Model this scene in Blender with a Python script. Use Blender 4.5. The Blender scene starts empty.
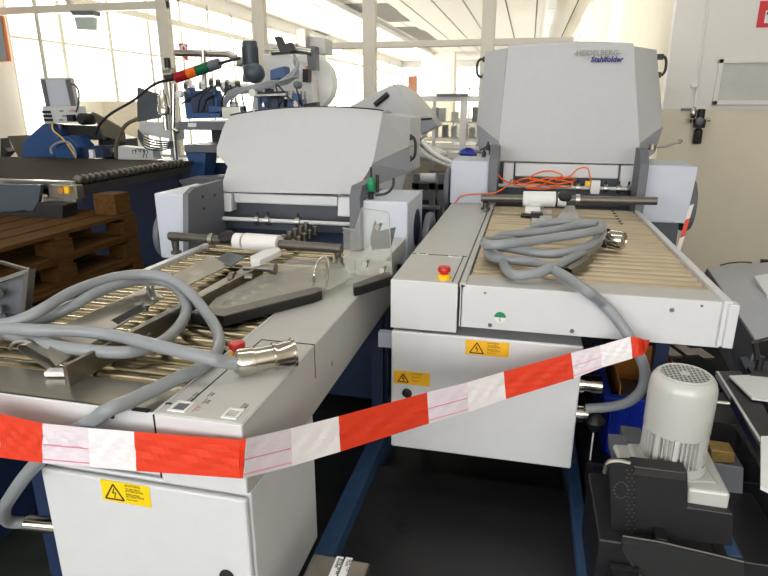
import bpy, bmesh, math, random
from mathutils import Vector, Matrix
random.seed(7)
S = bpy.context.scene
COL = S.collection
PI = math.pi

# ------------------------------------------------------------------ camera model
F = 590.0; CX = 384.0; CY = 288.0; EYE = 1.5
PITCH = math.atan((CY - 105.0) / F)
YAW = math.atan((530.0 - 384.0) / (F / math.cos(PITCH)))
FWD = Vector((-math.sin(YAW) * math.cos(PITCH), math.cos(YAW) * math.cos(PITCH), -math.sin(PITCH)))
RT = Vector((math.cos(YAW), math.sin(YAW), 0))
UP = Vector((-math.sin(YAW) * math.sin(PITCH), math.cos(YAW) * math.sin(PITCH), math.cos(PITCH)))
def P(u, v, x=None, y=None, z=None):
    """point of a real plane (x, y or z given) measured from the photograph"""
    d = FWD + RT * ((u - CX) / F) + UP * ((CY - v) / F)
    t = (z - EYE) / d.z if z is not None else (y / d.y if y is not None else x / d.x)
    return Vector((0, 0, EYE)) + d * t

cam = bpy.data.cameras.new('camera'); co = bpy.data.objects.new('camera', cam); COL.objects.link(co)
cam.sensor_width = 36; cam.lens = 36 * F / 768; cam.clip_start = 0.02; cam.clip_end = 200
co.matrix_world = Matrix(((RT.x, UP.x, -FWD.x, 0), (RT.y, UP.y, -FWD.y, 0), (RT.z, UP.z, -FWD.z, EYE), (0, 0, 0, 1)))
S.camera = co

# ------------------------------------------------------------------ materials
def srgb(r, g, b):
    f = lambda c: (c / 255) / 12.92 if c / 255 <= .04045 else (((c / 255) + .055) / 1.055) ** 2.4
    return (f(r), f(g), f(b), 1)
def mat(name, col, rough=.5, metal=0, noise=0, nscale=20, bump=0, bscale=200, spec=.5, alpha=1, trans=0, stretch=None, emit=0, coat=0):
    m = bpy.data.materials.new(name); m.use_nodes = True
    nt = m.node_tree; b = nt.nodes['Principled BSDF']
    c = srgb(*col)
    b.inputs['Base Color'].default_value = c
    b.inputs['Roughness'].default_value = rough
    b.inputs['Metallic'].default_value = metal
    b.inputs['Specular IOR Level'].default_value = spec
    b.inputs['Alpha'].default_value = alpha
    b.inputs['Transmission Weight'].default_value = trans
    b.inputs['Coat Weight'].default_value = coat
    if emit:
        b.inputs['Emission Color'].default_value = c; b.inputs['Emission Strength'].default_value = emit
    tc = nt.nodes.new('ShaderNodeTexCoord'); mp = nt.nodes.new('ShaderNodeMapping')
    nt.links.new(tc.outputs['Object'], mp.inputs['Vector'])
    if stretch: mp.inputs['Scale'].default_value = stretch
    n = nt.nodes.new('ShaderNodeTexNoise'); n.inputs['Scale'].default_value = nscale; n.inputs['Detail'].default_value = 4
    nt.links.new(mp.outputs['Vector'], n.inputs['Vector'])
    rp = nt.nodes.new('ShaderNodeMapRange'); rp.inputs['From Min'].default_value = .3; rp.inputs['From Max'].default_value = .7
    rp.inputs['To Min'].default_value = 1 - max(noise, .02); rp.inputs['To Max'].default_value = 1 + max(noise, .02) * .5
    nt.links.new(n.outputs['Fac'], rp.inputs['Value'])
    mx = nt.nodes.new('ShaderNodeVectorMath'); mx.operation = 'SCALE'; mx.inputs[0].default_value = c[:3]
    nt.links.new(rp.outputs['Result'], mx.inputs['Scale']); nt.links.new(mx.outputs['Vector'], b.inputs['Base Color'])
    if bump:
        n2 = nt.nodes.new('ShaderNodeTexNoise'); n2.inputs['Scale'].default_value = bscale
        nt.links.new(mp.outputs['Vector'], n2.inputs['Vector'])
        bp = nt.nodes.new('ShaderNodeBump'); bp.inputs['Strength'].default_value = bump; bp.inputs['Distance'].default_value = .002
        nt.links.new(n2.outputs['Fac'], bp.inputs['Height']); nt.links.new(bp.outputs['Normal'], b.inputs['Normal'])
    return m
def clear_mat(name, tint, gloss=.12, rough=.05):
    m = bpy.data.materials.new(name); m.use_nodes = True; nt = m.node_tree; nt.nodes.clear()
    o = nt.nodes.new('ShaderNodeOutputMaterial'); mix = nt.nodes.new('ShaderNodeMixShader')
    t = nt.nodes.new('ShaderNodeBsdfTransparent'); g = nt.nodes.new('ShaderNodeBsdfPrincipled')
    t.inputs['Color'].default_value = srgb(*tint); g.inputs['Base Color'].default_value = srgb(*tint); g.inputs['Roughness'].default_value = rough
    mix.inputs['Fac'].default_value = gloss
    nt.links.new(t.outputs[0], mix.inputs[1]); nt.links.new(g.outputs[0], mix.inputs[2]); nt.links.new(mix.outputs[0], o.inputs[0])
    return m
M = {}
M['paint'] = mat('light_grey_paint', (206, 208, 211), .42, bump=.15, bscale=700)
M['paint_warm'] = mat('warm_grey_panel', (184, 184, 181), .38, noise=.03, nscale=8, bump=.1, bscale=600)
M['hood'] = mat('hood_grey', (187, 189, 192), .5, bump=.15, bscale=500)
M['hood_dark'] = mat('hood_shade_grey', (150, 154, 162), .5)  # darker hood grey, shade of the downward wing facets put into it
M['box_blue'] = mat('bluish_grey_paint', (192, 199, 212), .45)
M['plate_dark'] = mat('dark_grey_plate', (98, 101, 108), .5)
M['housing_dark'] = mat('graphite_housing', (72, 78, 86), .45)
M['seam'] = mat('black_gap', (25, 25, 27), .7)
M['steel'] = mat('brushed_steel', (182, 180, 174), .28, 1, noise=.12, nscale=12)
M['steel_dull'] = mat('dull_steel', (140, 136, 128), .38, 1, noise=.15, nscale=15)
M['sheet'] = mat('reflective_sheet_steel', (168, 164, 154), .3, .9, noise=.08, nscale=6)
M['roller'] = mat('roller_steel', (194, 180, 154), .42, .65, noise=.15, nscale=5, stretch=(1, 8, 8))
M['roller1'] = mat('polished_roller_steel', (176, 164, 136), .26, 1, noise=.3, nscale=6, stretch=(1, 6, 6))
M['tube'] = mat('dark_tube_steel', (108, 104, 98), .38, .7, noise=.1)
M['chrome'] = mat('nickel_plating', (202, 198, 188), .16, 1)
M['white'] = mat('white_plastic', (225, 225, 224), .4)
M['black'] = mat('black_rubber', (22, 22, 24), .5)
M['blackmetal'] = mat('black_metal', (30, 30, 33), .4, noise=.2)
M['cable'] = mat('grey_cable_jacket', (138, 143, 148), .36, bump=.05)
M['red'] = mat('red_plastic', (190, 25, 25), .3)
M['yellow'] = mat('yellow_plastic', (240, 190, 20), .4)
M['sticker'] = mat('yellow_sticker', (238, 205, 10), .5)
M['sticker_o'] = mat('amber_sticker', (236, 178, 22), .5)
M['ink'] = mat('black_ink', (35, 28, 15), .7)
M['ink_blue'] = mat('blue_ink', (45, 45, 125), .6)
M['ink_grey'] = mat('grey_ink', (150, 154, 153), .6)
M['green'] = mat('green_plastic', (20, 130, 85), .35)
M['orange_cable'] = mat('orange_cable_jacket', (240, 105, 25), .4)
M['tape_red'] = mat('barrier_tape_red', (222, 64, 38), .35, noise=.06, nscale=9, bump=.25, bscale=40, stretch=(1, 1, 6))
M['tape_white'] = mat('barrier_tape_white', (236, 232, 234), .3, noise=.03, nscale=9, bump=.25, bscale=40, stretch=(1, 1, 6))
M['tape_sheer'] = mat('barrier_tape_sheer', (226, 216, 224), .25, noise=.06, nscale=14, bump=.3, bscale=40, stretch=(1, 1, 8))
M['tape_pink'] = mat('barrier_tape_fold_line', (222, 140, 160), .4)
M['acrylic'] = clear_mat('clear_acrylic', (246, 246, 243), .1)
M['acrylic_sheet'] = clear_mat('sheen_acrylic', (236, 236, 232), .22)  # grey sheen of the plate put in as whitish tint and stronger mix
M['acrylic_edge'] = clear_mat('acrylic_cut_edge', (200, 205, 200), .6, .2)
M['glass'] = clear_mat('window_glass', (250, 250, 248), .08)
M['blue'] = mat('blue_machine_paint', (34, 74, 128), .4, noise=.1)
M['blue_dark'] = mat('dark_blue_paint', (26, 44, 78), .45, noise=.15)
M['blue_beam'] = mat('worn_blue_beam', (44, 74, 112), .5, noise=.15)
M['crate'] = mat('blue_crate_plastic', (20, 48, 168), .35)
M['card'] = mat('brown_cardboard', (176, 116, 48), .7, noise=.06)
M['wood'] = mat('pallet_wood', (84, 58, 28), .8, spec=.1, noise=.3, nscale=10, stretch=(6, 1, 6), bump=.3, bscale=60)  # wood darkened, shadow over the pallet stack is put into its colour
M['mesh'] = mat('dark_belt', (52, 46, 37), .85, spec=.08, noise=.25, nscale=40, bump=.4, bscale=300)
M['floor'] = mat('dark_green_floor', (38, 41, 37), .35, noise=.3, nscale=10)
M['wall_white'] = mat('upper_white_wall', (222, 220, 216), .8, noise=.02, nscale=3, bump=.1, bscale=300)
M['wall_cream'] = mat('lower_cream_wall', (216, 208, 190), .8, noise=.03, nscale=4, bump=.15, bscale=300)
M['frame'] = mat('cream_metal_frame', (208, 203, 190), .5)
M['ceil'] = mat('ceiling_board', (232, 226, 214), .85, noise=.02)
M['ceil_gap'] = mat('dark_ceiling_opening', (95, 88, 76), .9)
M['curtain'] = mat('cream_curtain', (222, 216, 200), .85)
M['motor'] = mat('motor_grey_paint', (186, 188, 184), .3, noise=.03, coat=.4)
M['motor_dark'] = mat('motor_slate_paint', (62, 72, 82), .4)
M['guard'] = mat('black_guard_sheet', (30, 30, 32), .45, noise=.1)
M['paper'] = mat('white_paper', (225, 228, 232), .6)
M['lampred'] = mat('red_lens', (150, 20, 24), .25)
M['lamporange'] = mat('orange_lens', (232, 110, 20), .25)
M['lampgreen'] = mat('green_lens', (16, 92, 62), .25)
M['olive'] = mat('olive_grey_metal', (92, 88, 70), .6, noise=.1)
M['signred'] = mat('red_sign', (205, 50, 58), .5)
M['orange_door'] = mat('orange_strip', (215, 120, 50), .6)
M['lamp'] = mat('lamp_diffuser', (255, 250, 238), .5, emit=1.5)
M['chute'] = mat('chute_grey_paint', (172, 178, 186), .35, noise=.04)
M['polycarb'] = clear_mat('smoky_polycarbonate', (178, 180, 182), .06, .12)
M['dirty_wall'] = mat('beige_panel', (224, 214, 196), .7)

# ------------------------------------------------------------------ mesh builder
class MB:
    def __init__(s): s.v = []; s.f = []; s.fm = []; s.fs = []; s.m = 0
    def add(s, vs, fs, smooth=False):
        o = len(s.v); s.v += [Vector(p) for p in vs]
        for f in fs: s.f.append([i + o for i in f]); s.fm.append(s.m); s.fs.append(smooth)
        return s
    def box(s, x0, x1, y0, y1, z0, z1):
        vs = [(x, y, z) for z in (z0, z1) for y in (y0, y1) for x in (x0, x1)]
        return s.add(vs, [(0, 2, 3, 1), (4, 5, 7, 6), (0, 1, 5, 4), (2, 6, 7, 3), (0, 4, 6, 2), (1, 3, 7, 5)])
    def obox(s, c, size, rot=(0, 0, 0)):
        from mathutils import Euler
        R = Euler(rot).to_matrix(); c = Vector(c); a, b, d = [k / 2 for k in size]
        vs = [c + R @ Vector((x, y, z)) for z in (-d, d) for y in (-b, b) for x in (-a, a)]
        return s.add(vs, [(0, 2, 3, 1), (4, 5, 7, 6), (0, 1, 5, 4), (2, 6, 7, 3), (0, 4, 6, 2), (1, 3, 7, 5)])
    def beam(s, p0, p1, w, h, up=(0, 0, 1)):
        p0 = Vector(p0); p1 = Vector(p1); d = (p1 - p0).normalized(); sd = d.cross(Vector(up)).normalized(); u = sd.cross(d)
        vs = [p + sd * a * w / 2 + u * b * h / 2 for p in (p0, p1) for a, b in ((-1, -1), (1, -1), (1, 1), (-1, 1))]
        return s.add(vs, [(3, 2, 1, 0), (4, 5, 6, 7), (0, 1, 5, 4), (1, 2, 6, 5), (2, 3, 7, 6), (3, 0, 4, 7)])
    def prism(s, pts, vec):
        pts = [Vector(p) for p in pts]; n = len(pts); vec = Vector(vec)
        return s.add(pts + [p + vec for p in pts], [tuple(range(n)), tuple(range(2 * n - 1, n - 1, -1))] + [(i, i + n, (i + 1) % n + n, (i + 1) % n) for i in range(n)])
    def tube(s, pts, r, seg=12, cap=True, rs=None):
        pts = [Vector(p) for p in pts]; n = len(pts); vs = []; fs = []
        d = (pts[1] - pts[0]).normalized(); u = d.orthogonal().normalized()
        for i, p in enumerate(pts):
            t = (pts[min(i + 1, n - 1)] - pts[max(i - 1, 0)])
            if t.length > 1e-9: t.normalize()
            else: t = d
            u = (u - t * u.dot(t)); u = u.normalized() if u.length > 1e-6 else t.orthogonal().normalized()
            w = t.cross(u); rr = rs[i] if rs else r
            vs += [p + (u * math.cos(a) + w * math.sin(a)) * rr for a in [2 * PI * k / seg for k in range(seg)]]
        for i in range(n - 1):
            for k in range(seg): fs.append((i * seg + k, i * seg + (k + 1) % seg, (i + 1) * seg + (k + 1) % seg, (i + 1) * seg + k))
        s.add(vs, fs, True)
        if cap:
            o = len(s.v) - n * seg
            s.f.append([o + k for k in range(seg)][::-1]); s.fm.append(s.m); s.fs.append(False)
            s.f.append([o + (n - 1) * seg + k for k in range(seg)]); s.fm.append(s.m); s.fs.append(False)
        return s
    def cyl(s, p0, p1, r, r1=None, seg=20):
        return s.tube([p0, p1], r, seg, True, [r, r if r1 is None else r1])
    def lathe(s, c, axis, prof, seg=32):
        """prof: (radius, distance along the axis)"""
        c = Vector(c); t = Vector(axis).normalized(); u = t.orthogonal().normalized(); w = t.cross(u); vs = []; fs = []; n = len(prof)
        for r, h in prof: vs += [c + t * h + (u * math.cos(a) + w * math.sin(a)) * max(r, 1e-4) for a in [2 * PI * k / seg for k in range(seg)]]
        for i in range(n - 1):
            for k in range(seg): fs.append((i * seg + k, i * seg + (k + 1) % seg, (i + 1) * seg + (k + 1) % seg, (i + 1) * seg + k))
        fs.append(tuple(range(seg))[::-1]); fs.append(tuple((n - 1) * seg + k for k in range(seg)))
        return s.add(vs, fs, True)
    def ribbon(s, a, b, th, n_=None):
        """solid strip between two point rows, thickness vector th"""
        th = Vector(th); n = len(a)
        vs = [Vector(p) for p in a] + [Vector(p) for p in b] + [Vector(p) + th for p in a] + [Vector(p) + th for p in b]
        fs = []
        for i in range(n - 1):
            fs += [(i, i + 1, n + i + 1, n + i), (2 * n + i, 3 * n + i, 3 * n + i + 1, 2 * n + i + 1), (i, 2 * n + i, 2 * n + i + 1, i + 1), (n + i, n + i + 1, 3 * n + i + 1, 3 * n + i)]
        fs += [(0, n, 3 * n, 2 * n), (n - 1, 3 * n - 1, 4 * n - 1, 2 * n - 1)]
        return s.add(vs, fs)
    def text(s, body, o, xd, yd, size, depth=.0004, bold=0):
        c = bpy.data.curves.new('t', 'FONT'); c.body = body; c.size = size; c.extrude = depth; c.resolution_u = 2; c.offset = bold
        t = bpy.data.objects.new('t', c); COL.objects.link(t)
        me = t.to_mesh(); o = Vector(o); xd = Vector(xd).normalized(); yd = Vector(yd).normalized(); zd = xd.cross(yd)
        s.add([o + xd * v.co.x + yd * v.co.y + zd * v.co.z for v in me.vertices], [tuple(p.vertices) for p in me.polygons])
        t.to_mesh_clear(); bpy.data.objects.remove(t); bpy.data.curves.remove(c)
        return s
    def build(s, name, mats, root=None, bevel=0, seg=2):
        if not isinstance(mats, (list, tuple)): mats = [mats]
        base = Vector((0, 0, 0))
        r = root
        while r is not None: base += r.location; r = r.parent
        off = Vector((0, 0, 0))
        if root is None:     # put the origin at the base of the thing
            xs = [v.x for v in s.v]; ys = [v.y for v in s.v]; zs = [v.z for v in s.v]
            off = Vector(((min(xs) + max(xs)) / 2, (min(ys) + max(ys)) / 2, min(zs))); base = off
        me = bpy.data.meshes.new(name)
        me.from_pydata([tuple(v - base) for v in s.v], [], s.f)
        for m in mats: me.materials.append(M[m] if isinstance(m, str) else m)
        me.polygons.foreach_set('material_index', s.fm); me.polygons.foreach_set('use_smooth', s.fs)
        bm = bmesh.new(); bm.from_mesh(me); bmesh.ops.recalc_face_normals(bm, faces=bm.faces); bm.to_mesh(me); bm.free()
        me.update()
        if any(s.fs): me.set_sharp_from_angle(angle=math.radians(38))
        o = bpy.data.objects.new(name, me); COL.objects.link(o)
        o.location = off
        if root is not None: o.parent = root
        if bevel:
            bv = o.modifiers.new('bevel', 'BEVEL'); bv.width = bevel; bv.segments = seg; bv.limit_method = 'ANGLE'; bv.angle_limit = math.radians(40)
            bv.harden_normals = False
        return o
def tag(o, label=None, cat=None, group=None, kind=None):
    if label: o['label'] = label
    if cat: o['category'] = cat
    if group: o['group'] = group
    if kind: o['kind'] = kind
    return o
def empty(name, loc, label, cat, group=None):
    o = bpy.data.objects.new(name, None); COL.objects.link(o); o.location = loc; o.empty_display_size = .05
    return tag(o, label, cat, group)
def copy_tree(o, parent=None):
    c = o.copy(); COL.objects.link(c); c.parent = parent
    for ch in list(o.children): copy_tree(ch, c)
    return c
def struct(name, mb, m, bevel=0): return tag(mb.build(name, m, None, bevel), kind='structure')
def smooth(pts, sub=8):
    pts = [Vector(p) for p in pts]; out = []
    q = [pts[0] * 2 - pts[1]] + pts + [pts[-1] * 2 - pts[-2]]
    for i in range(1, len(q) - 2):
        p0, p1, p2, p3 = q[i - 1:i + 3]
        for k in range(sub):
            t = k / sub
            out.append(.5 * ((2 * p1) + (p2 - p0) * t + (2 * p0 - 5 * p1 + 4 * p2 - p3) * t * t + (3 * p1 - p0 - 3 * p2 + p3) * t ** 3))
    return out + [pts[-1]]
V = Vector

# ================================================================== SETTING
struct('floor', MB().box(-6.3, 3.6, -4, 30, -.1, 0), 'floor')
CZ = 3.5
mb = MB().box(-6.3, 3.6, -4, 30, CZ, CZ + .1)
mb.m = 1
for X in (-5.1, -4.5, -3.3, -2.66, -2.06, -1.45, -.62, .0, .8): mb.box(X - .012, X + .012, 6.5, 30, CZ - .004, CZ)   # joints between the ceiling boards
struct('ceiling', mb, ['ceil', 'ceil_gap'])
# openings left by missing boards
for i, (u, v, w, l) in enumerate([(382, 8, .5, 1.2), (392, 17, .6, 1.6), (409, 29, .55, 1.0), (425, 38, .6, 4.0), (360, 8, .5, 1.2), (314, 33, .6, 1.2)]):
    p = P(u, v, z=CZ)
    tag(MB().box(p.x - w / 2, p.x + w / 2, p.y - l / 2, p.y + l / 2, CZ - .008, CZ - .001).build('ceiling_opening', 'ceil_gap'), kind='structure').name = 'trim_%d' % (i + 1)
WY = 5.6; WX = 1.09
# right wall facing the camera: cream below, white above
mb = MB().box(WX, 3.6, WY, WY + .1, 0, 1.468); mb.m = 1; mb.box(WX, 3.6, WY, WY + .1, 1.468, CZ)
struct('wall_front', mb, ['wall_cream', 'wall_white'])
# its return along the depth with window openings
mb = MB()
mb.box(WX, WX + .12, WY + .1, 9.0, 0, CZ)
ys = [9.0, 11.5, 12.0, 14.5, 15, 17.5, 18, 20.5, 21, 23.5, 24]
mb.box(WX, WX + .12, 9.0, 30, 0, .9); mb.box(WX, WX + .12, 9.0, 30, 3.2, CZ)
for i in range(1, len(ys) - 1, 2): mb.box(WX, WX + .12, ys[i], ys[i + 1], .9, 3.2)
mb.box(WX, WX + .12, 24, 30, .9, 3.2)
struct('wall_right', mb, 'wall_cream')
struct('wall_side', MB().box(3.5, 3.6, -4, WY, 0, CZ), 'wall_cream')
# left facade: sill wall, rails and mullions
FX = -6.1
mb = MB().box(FX - .15, FX, -4, 6.4, 0, 1.05); mb.box(FX - .15, FX, 6.4, 30, 0, .5); mb.box(FX - .15, FX, -4, 30, 3.3, CZ)
mb.box(FX - .15, FX, -4, 6.4, 1.05, 3.3)  # unseen near stretch closed to keep side daylight off the pallets
struct('wall_left', mb, 'wall_white')
mb = MB()
mb.box(FX - .08, FX, 6.4, 30, .5, .56); mb.box(FX - .06, FX - .01, 6.4, 30, 2.27, 2.30); mb.box(FX - .1, FX + .06, 6.4, 30, 2.8, 2.9); mb.box(FX - .06, FX, 6.4, 30, 3.22, 3.3)
y = 7.22
while y < 29: mb.box(FX - .07, FX, y, y + .07, .5, 3.3); y += .98
struct('window_1', mb, 'frame')
struct('window_2', MB().box(FX - .05, FX - .045, 6.4, 30, .55, 3.25), 'glass')
mb = MB()
for k in range(0, 12): mb.box(-6.1 + k * .65, -6.04 + k * .65, 29.4, 29.5, .9, 3.2)
mb.box(-6.1, WX, 29.4, 29.5, 2.2, 2.26)
struct('window_3', mb, 'frame')
mb = MB().box(-6.3, WX, 29.5, 29.7, 0, .9); mb.box(-6.3, WX, 29.5, 29.7, 3.2, CZ)
struct('wall_back', mb, 'wall_white')
mb = MB().box(-6.3, 3.6, -4.1, -4, 0, 1.0); mb.box(-6.3, 3.6, -4.1, -4, 3.2, CZ)
for X in (-6.3, -3.9, -1.5, .9, 3.3): mb.box(X, X + .3, -4.1, -4, 1, 3.2)
struct('wall_rear', mb, 'wall_white')
# glazed partition across the hall
PY = 6.3
mb = MB()
for X in (-3.965, -2.838, -1.637, -.444): mb.box(X - .065, X + .065, PY - .05, PY + .05, 0, CZ)
mb.box(-5.62, -5.59, PY - .02, PY + .02, 1, CZ); mb.box(-5.16, -5.10, PY - .03, PY + .03, 2.5, CZ)
mb.box(-6.2, -3.9, PY - .04, PY + .04, 2.50, 2.58)
mb.box(-2.84, .36, PY - .04, PY + .04, 2.055, 2.115); mb.box(.30, .36, PY - .04, PY + .04, 0, 2.055)
mb.box(-3.9, -2.84, PY - .04, PY + .04, 2.59, 2.66)
struct('window_4', mb, 'frame', .006)
mb = MB()
for a, b in ((-6.1, -3.965), (-3.965, -2.838), (-2.838, -1.637), (-1.637, -.444)): mb.box(a + .07, b - .07, PY - .004, PY + .004, 1.0, CZ - .02)
struct('window_5', mb, 'glass')
mb = MB().box(-6.1, -.444, PY - .02, PY + .02, 0, .95)
struct('wall_partition', mb, 'dirty_wall')
# trunking with the strip lamps of the far hall
for nm, X, z, lab in (('strip_lamp', -3.95, CZ - .12, 'long ceiling strip lamp running away behind the thick glazing post'), ('strip_lamp', .3, CZ - .06, 'short ceiling strip lamp seen above the tall grey hood')):
    r = empty(nm, (X, 18, z), lab, 'lamp', 'strip lamps under the far ceiling')
    MB().box(X - .09, X + .09, 9, 28, z, z + .1).build('housing', 'white', r)
    mb = MB(); y = 9.3
    while y < 27: mb.box(X - .06, X + .06, y, y + 1.4, z - .02, z); y += 1.55
    mb.build('diffuser', 'lamp' if X < 0 else 'white', r)
for yy in (9.2, 12.2):
    for k in range(1):
        mb = MB(); n = 40; a = []; b = []
        for i in range(n): a.append((WX - .12 + .03 * math.sin(i * 1.1), yy + i * .055, .3)); b.append((WX - .12 + .03 * math.sin(i * 1.1), yy + i * .055, 3.3))
        mb.ribbon(a, b, (.004, 0, 0))
        tag(mb.build('curtain', 'curtain'), 'cream curtain drawn at the wall window, the %s one' % ('nearer' if yy < 10 else 'farther'), 'curtain', 'curtains in the far hall')

# ================================================================== shared feeder pieces
def screw(mb, p, r=.008, ax=(0, -1, 0)): mb.lathe(p, ax, [(r, -.002), (r, .002), (r * .75, .004)], 12)
def estop(root, p):
    e = MB().lathe(p, (0, 0, 1), [(.022, 0), (.022, .016), (.019, .018)], 24).build('emergency_stop_base', 'yellow', root)
    tag(e, 'yellow base ring')
    b = MB().lathe(p, (0, 0, 1), [(.013, .018), (.013, .024), (.021, .027), (.022, .037), (.019, .043), (.004, .045)], 24).build('emergency_stop_button', 'red', root)
    tag(b, 'red mushroom button')
def warning(root, p0, w, h, m, lines, tri_scale=1.0, heads=True):
    """p0 top-left of the sticker on a plane facing -y"""
    x, y, z = p0
    mb = MB().box(x, x + w, y - .0006, y + .0006, z - h, z); mb.m = 1
    cx, cz = x + w * .26, z - h * .55; q = h * .40 * tri_scale; yy = y - .001
    tri = [V((cx, yy, cz + q)), V((cx - q * 1.1, yy, cz - q * .8)), V((cx + q * 1.1, yy, cz - q * .8))]
    for i in range(3):
        a, b = tri[i], tri[(i + 1) % 3]; mb.beam(a + (a - b).normalized() * .0015, b, .0016, .004, (0, 1, 0)) if 0 else mb.beam(a, b, .0035, .0012, (0, 1, 0))
    bolt = [V((cx + .001, yy, cz + q * .5)), V((cx - .004, yy, cz - q * .05)), V((cx + .004, yy, cz - q * .0)), V((cx, yy, cz - q * .62))]
    for i in range(3): mb.beam(bolt[i], bolt[i + 1], .0025, .0012, (0, 1, 0))
    tx = x + w * .5
    for i, t in enumerate(lines):
        big = t.isupper()
        mb.text(t, (tx, yy, z - h * .16 - i * h * .78 / max(len(lines), 1)), (1, 0, 0), (0, 0, 1), h * (.15 if big else .105), .0002)
    o = mb.build('warning_label', [m, 'ink'], root); tag(o, 'yellow high voltage warning sticker')
def rollers(root, x0, x1, y0, y1, step, r, z, m):
    y = y0; k = 0
    while y < y1:
        MB().tube([(x0, y, z), (x0 + .004, y, z), (x1 - .004, y, z), (x1, y, z)], r, 14).build('roller', m, root); y += step; k += 1
def ring(mb, c, ax, r, w):
    mb.lathe(c, ax, [(r * .6, -w / 2), (r, -w / 2), (r, w / 2), (r * .6, w / 2)], 24)
def feeder_front(root, xl, xr, y, z, rail_z, collars, ztop):
    """bars, hinge blocks and ruled rail between the side plates; z is the bottom of the bar"""
    MB().box(xl + .07, xr - .09, y, y + .06, z, z + (ztop - z)).build('front_bar', 'paint', root, .008)
    for a, b in ((xl, xl + .062), (xr - .082, xr)):
        MB().prism([(a, y - .03, z - .045), (a, y + .05, z - .045), (a, y + .05, ztop), (a, y - .01, ztop)], (b - a, 0, 0)).build('hinge_block', 'paint', root, .006)
    MB().box(xl - .05, xr + .05, y + .06, y + .5, .45, ztop - .02).build('inner_housing', 'housing_dark', root)
    MB().cyl((xl - .03, y - .06, rail_z), (xr + .03, y - .06, rail_z), .011).build('ruled_rail', 'paint', root)
    for c in collars:
        mb = MB(); ring(mb, (c, y - .06, rail_z), (1, 0, 0), .026, .022)
        o = mb.build('collar', 'steel', root)
        MB().cyl((c, y - .06, rail_z + .02), (c, y - .06, rail_z + .045), .006).build('collar_screw', 'black', o)

# ================================================================== MACHINE 2 (right feeder)
Z2 = .94
m2 = empty('sheet_feeder', (.1, 2.7, 0), 'right grey folding machine feeder with tall upright hood, coiled cable on its rollers', 'machine')
# bed frame
mb = MB()
mb.box(-.182, .613, 1.86, 1.872, .79, .937)              # front panel
mb.box(.601, .625, 1.845, 3.55, .80, .945)               # right rail
mb.box(-.18, -.172, 1.86, 3.5, .79, .94)
mb.build('bed_frame', 'paint', m2, .002)
MB().box(-.165, .60, 1.88, 3.5, .79, .84).build('bed_pan', 'blackmetal', m2)
MB().box(.613, .642, 1.835, 1.88, .80, .938).build('corner_bracket', 'paint', m2, .003)
MB().box(-.168, .608, 1.866, 1.985, .925, .936).build('front_strip', 'paint_warm', m2, .001)
for u, v in ((672, 310), (572, 331), (702, 306), (490, 325), (485, 293)):
    mb = MB(); screw(mb, P(u, v, y=1.859), (.007, .004)[u in (702, 485)]); mb.build('panel_screw', 'steel_dull', m2)
mb = MB().lathe(P(500, 317.5, y=1.858), (0, -1, 0), [(.019, 0), (.019, .001)], 28); mb.m = 1
p = P(500, 317.5, y=1.8565); mb.prism([(p.x + .019 * math.cos(a), p.y, p.z + .019 * math.sin(a)) for a in [PI * k / 12 for k in range(13)]], (0, .0006, 0))
mb.m = 2; mb.text('5', (p.x - .004, p.y - .0006, p.z - .014), (1, 0, 0), (0, 0, 1), .016, .0002)
tag(mb.build('earth_sticker', ['white', 'green', 'ink'], m2), 'round green and white sticker')
# control side box
MB().box(-.415, -.19, 1.86, 3.55, .767, .941).build('console', 'paint_warm', m2, .004)
MB().box(-.4155, -.1895, 1.8555, 1.864, .768, .94).build('console_front', 'paint', m2, .002)
mb = MB().box(-.41, -.197, 2.222, 2.226, .9405, .9425)     # lid joint
mb.box(-.2115, -.2085, 1.87, 2.22, .9405, .9425)
mb.build('console_seam', 'seam', m2)
estop(m2, P(444, 279, z=.941))
mb = MB()
for u, v, w in ((422.5, 253.5, .045), (455, 256, .05)):
    p = P(u, v, z=.9425); mb.box(p.x - w / 2, p.x + w / 2, p.y - .012, p.y + .012, .941, .9425)
mb.m = 1
for u, v, w in ((422.5, 253.5, .045), (455, 256, .05)):
    p = P(u, v, z=.9425); mb.box(p.x - w / 2 + .008, p.x + w / 2 - .008, p.y - .006, p.y + .006, .9425, .943)
mb.build('button_plate', ['white', 'plate_dark'], m2)
# long rail between console and rollers
MB().box(-.185, -.165, 1.86, 3.5, .928, .943).build('inner_rail', 'paint_warm', m2, .002)
rollers(m2, -.16, .598, 2.02, 3.5, .0615, .0235, .912, 'roller')
# cabinet under the bed
MB().box(-.413, .222, 1.872, 2.2, .303, .75).build('cabinet', 'paint', m2, .004)
o = MB().box(-.413, .222, 1.855, 1.870, .303, .758).build('cabinet_door', 'paint', m2, .006)
MB().lathe(P(407, 393, y=1.855), (0, -1, 0), [(.018, 0), (.018, .003), (.012, .005)], 24).build('lock', 'black', o)
p = P(466, 339.5, y=1.8545); warning(m2, p, .143, .052, 'sticker_o', ['ACHTUNG', 'Vor dem Offnen', 'ATTENTION', 'Before opening', 'ATTENTION', 'Avant ouvrir'])
p = P(394, 370, y=1.8545); warning(m2, p, .128, .050, 'sticker_o', ['Vor Offnen Netz-', 'stecker ziehen', 'Unplug first'], .85)
MB().box(.215, .232, 1.858, 1.875, .325, .35).build('cabinet_hinge', 'black', m2)
# legs
for a, b, zz in ((-.42, 2.6, .79), (-.42, 3.4, .79), (.55, 3.4, .79), (.55, 2.35, .79)): MB().box(a, a + .05, b, b + .05, 0, zz).build('leg', 'blue_dark', m2)
MB().box(-.5, -.41, 2.02, 2.05, .62, .68).build('cross_bar', 'box_blue', m2)
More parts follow.
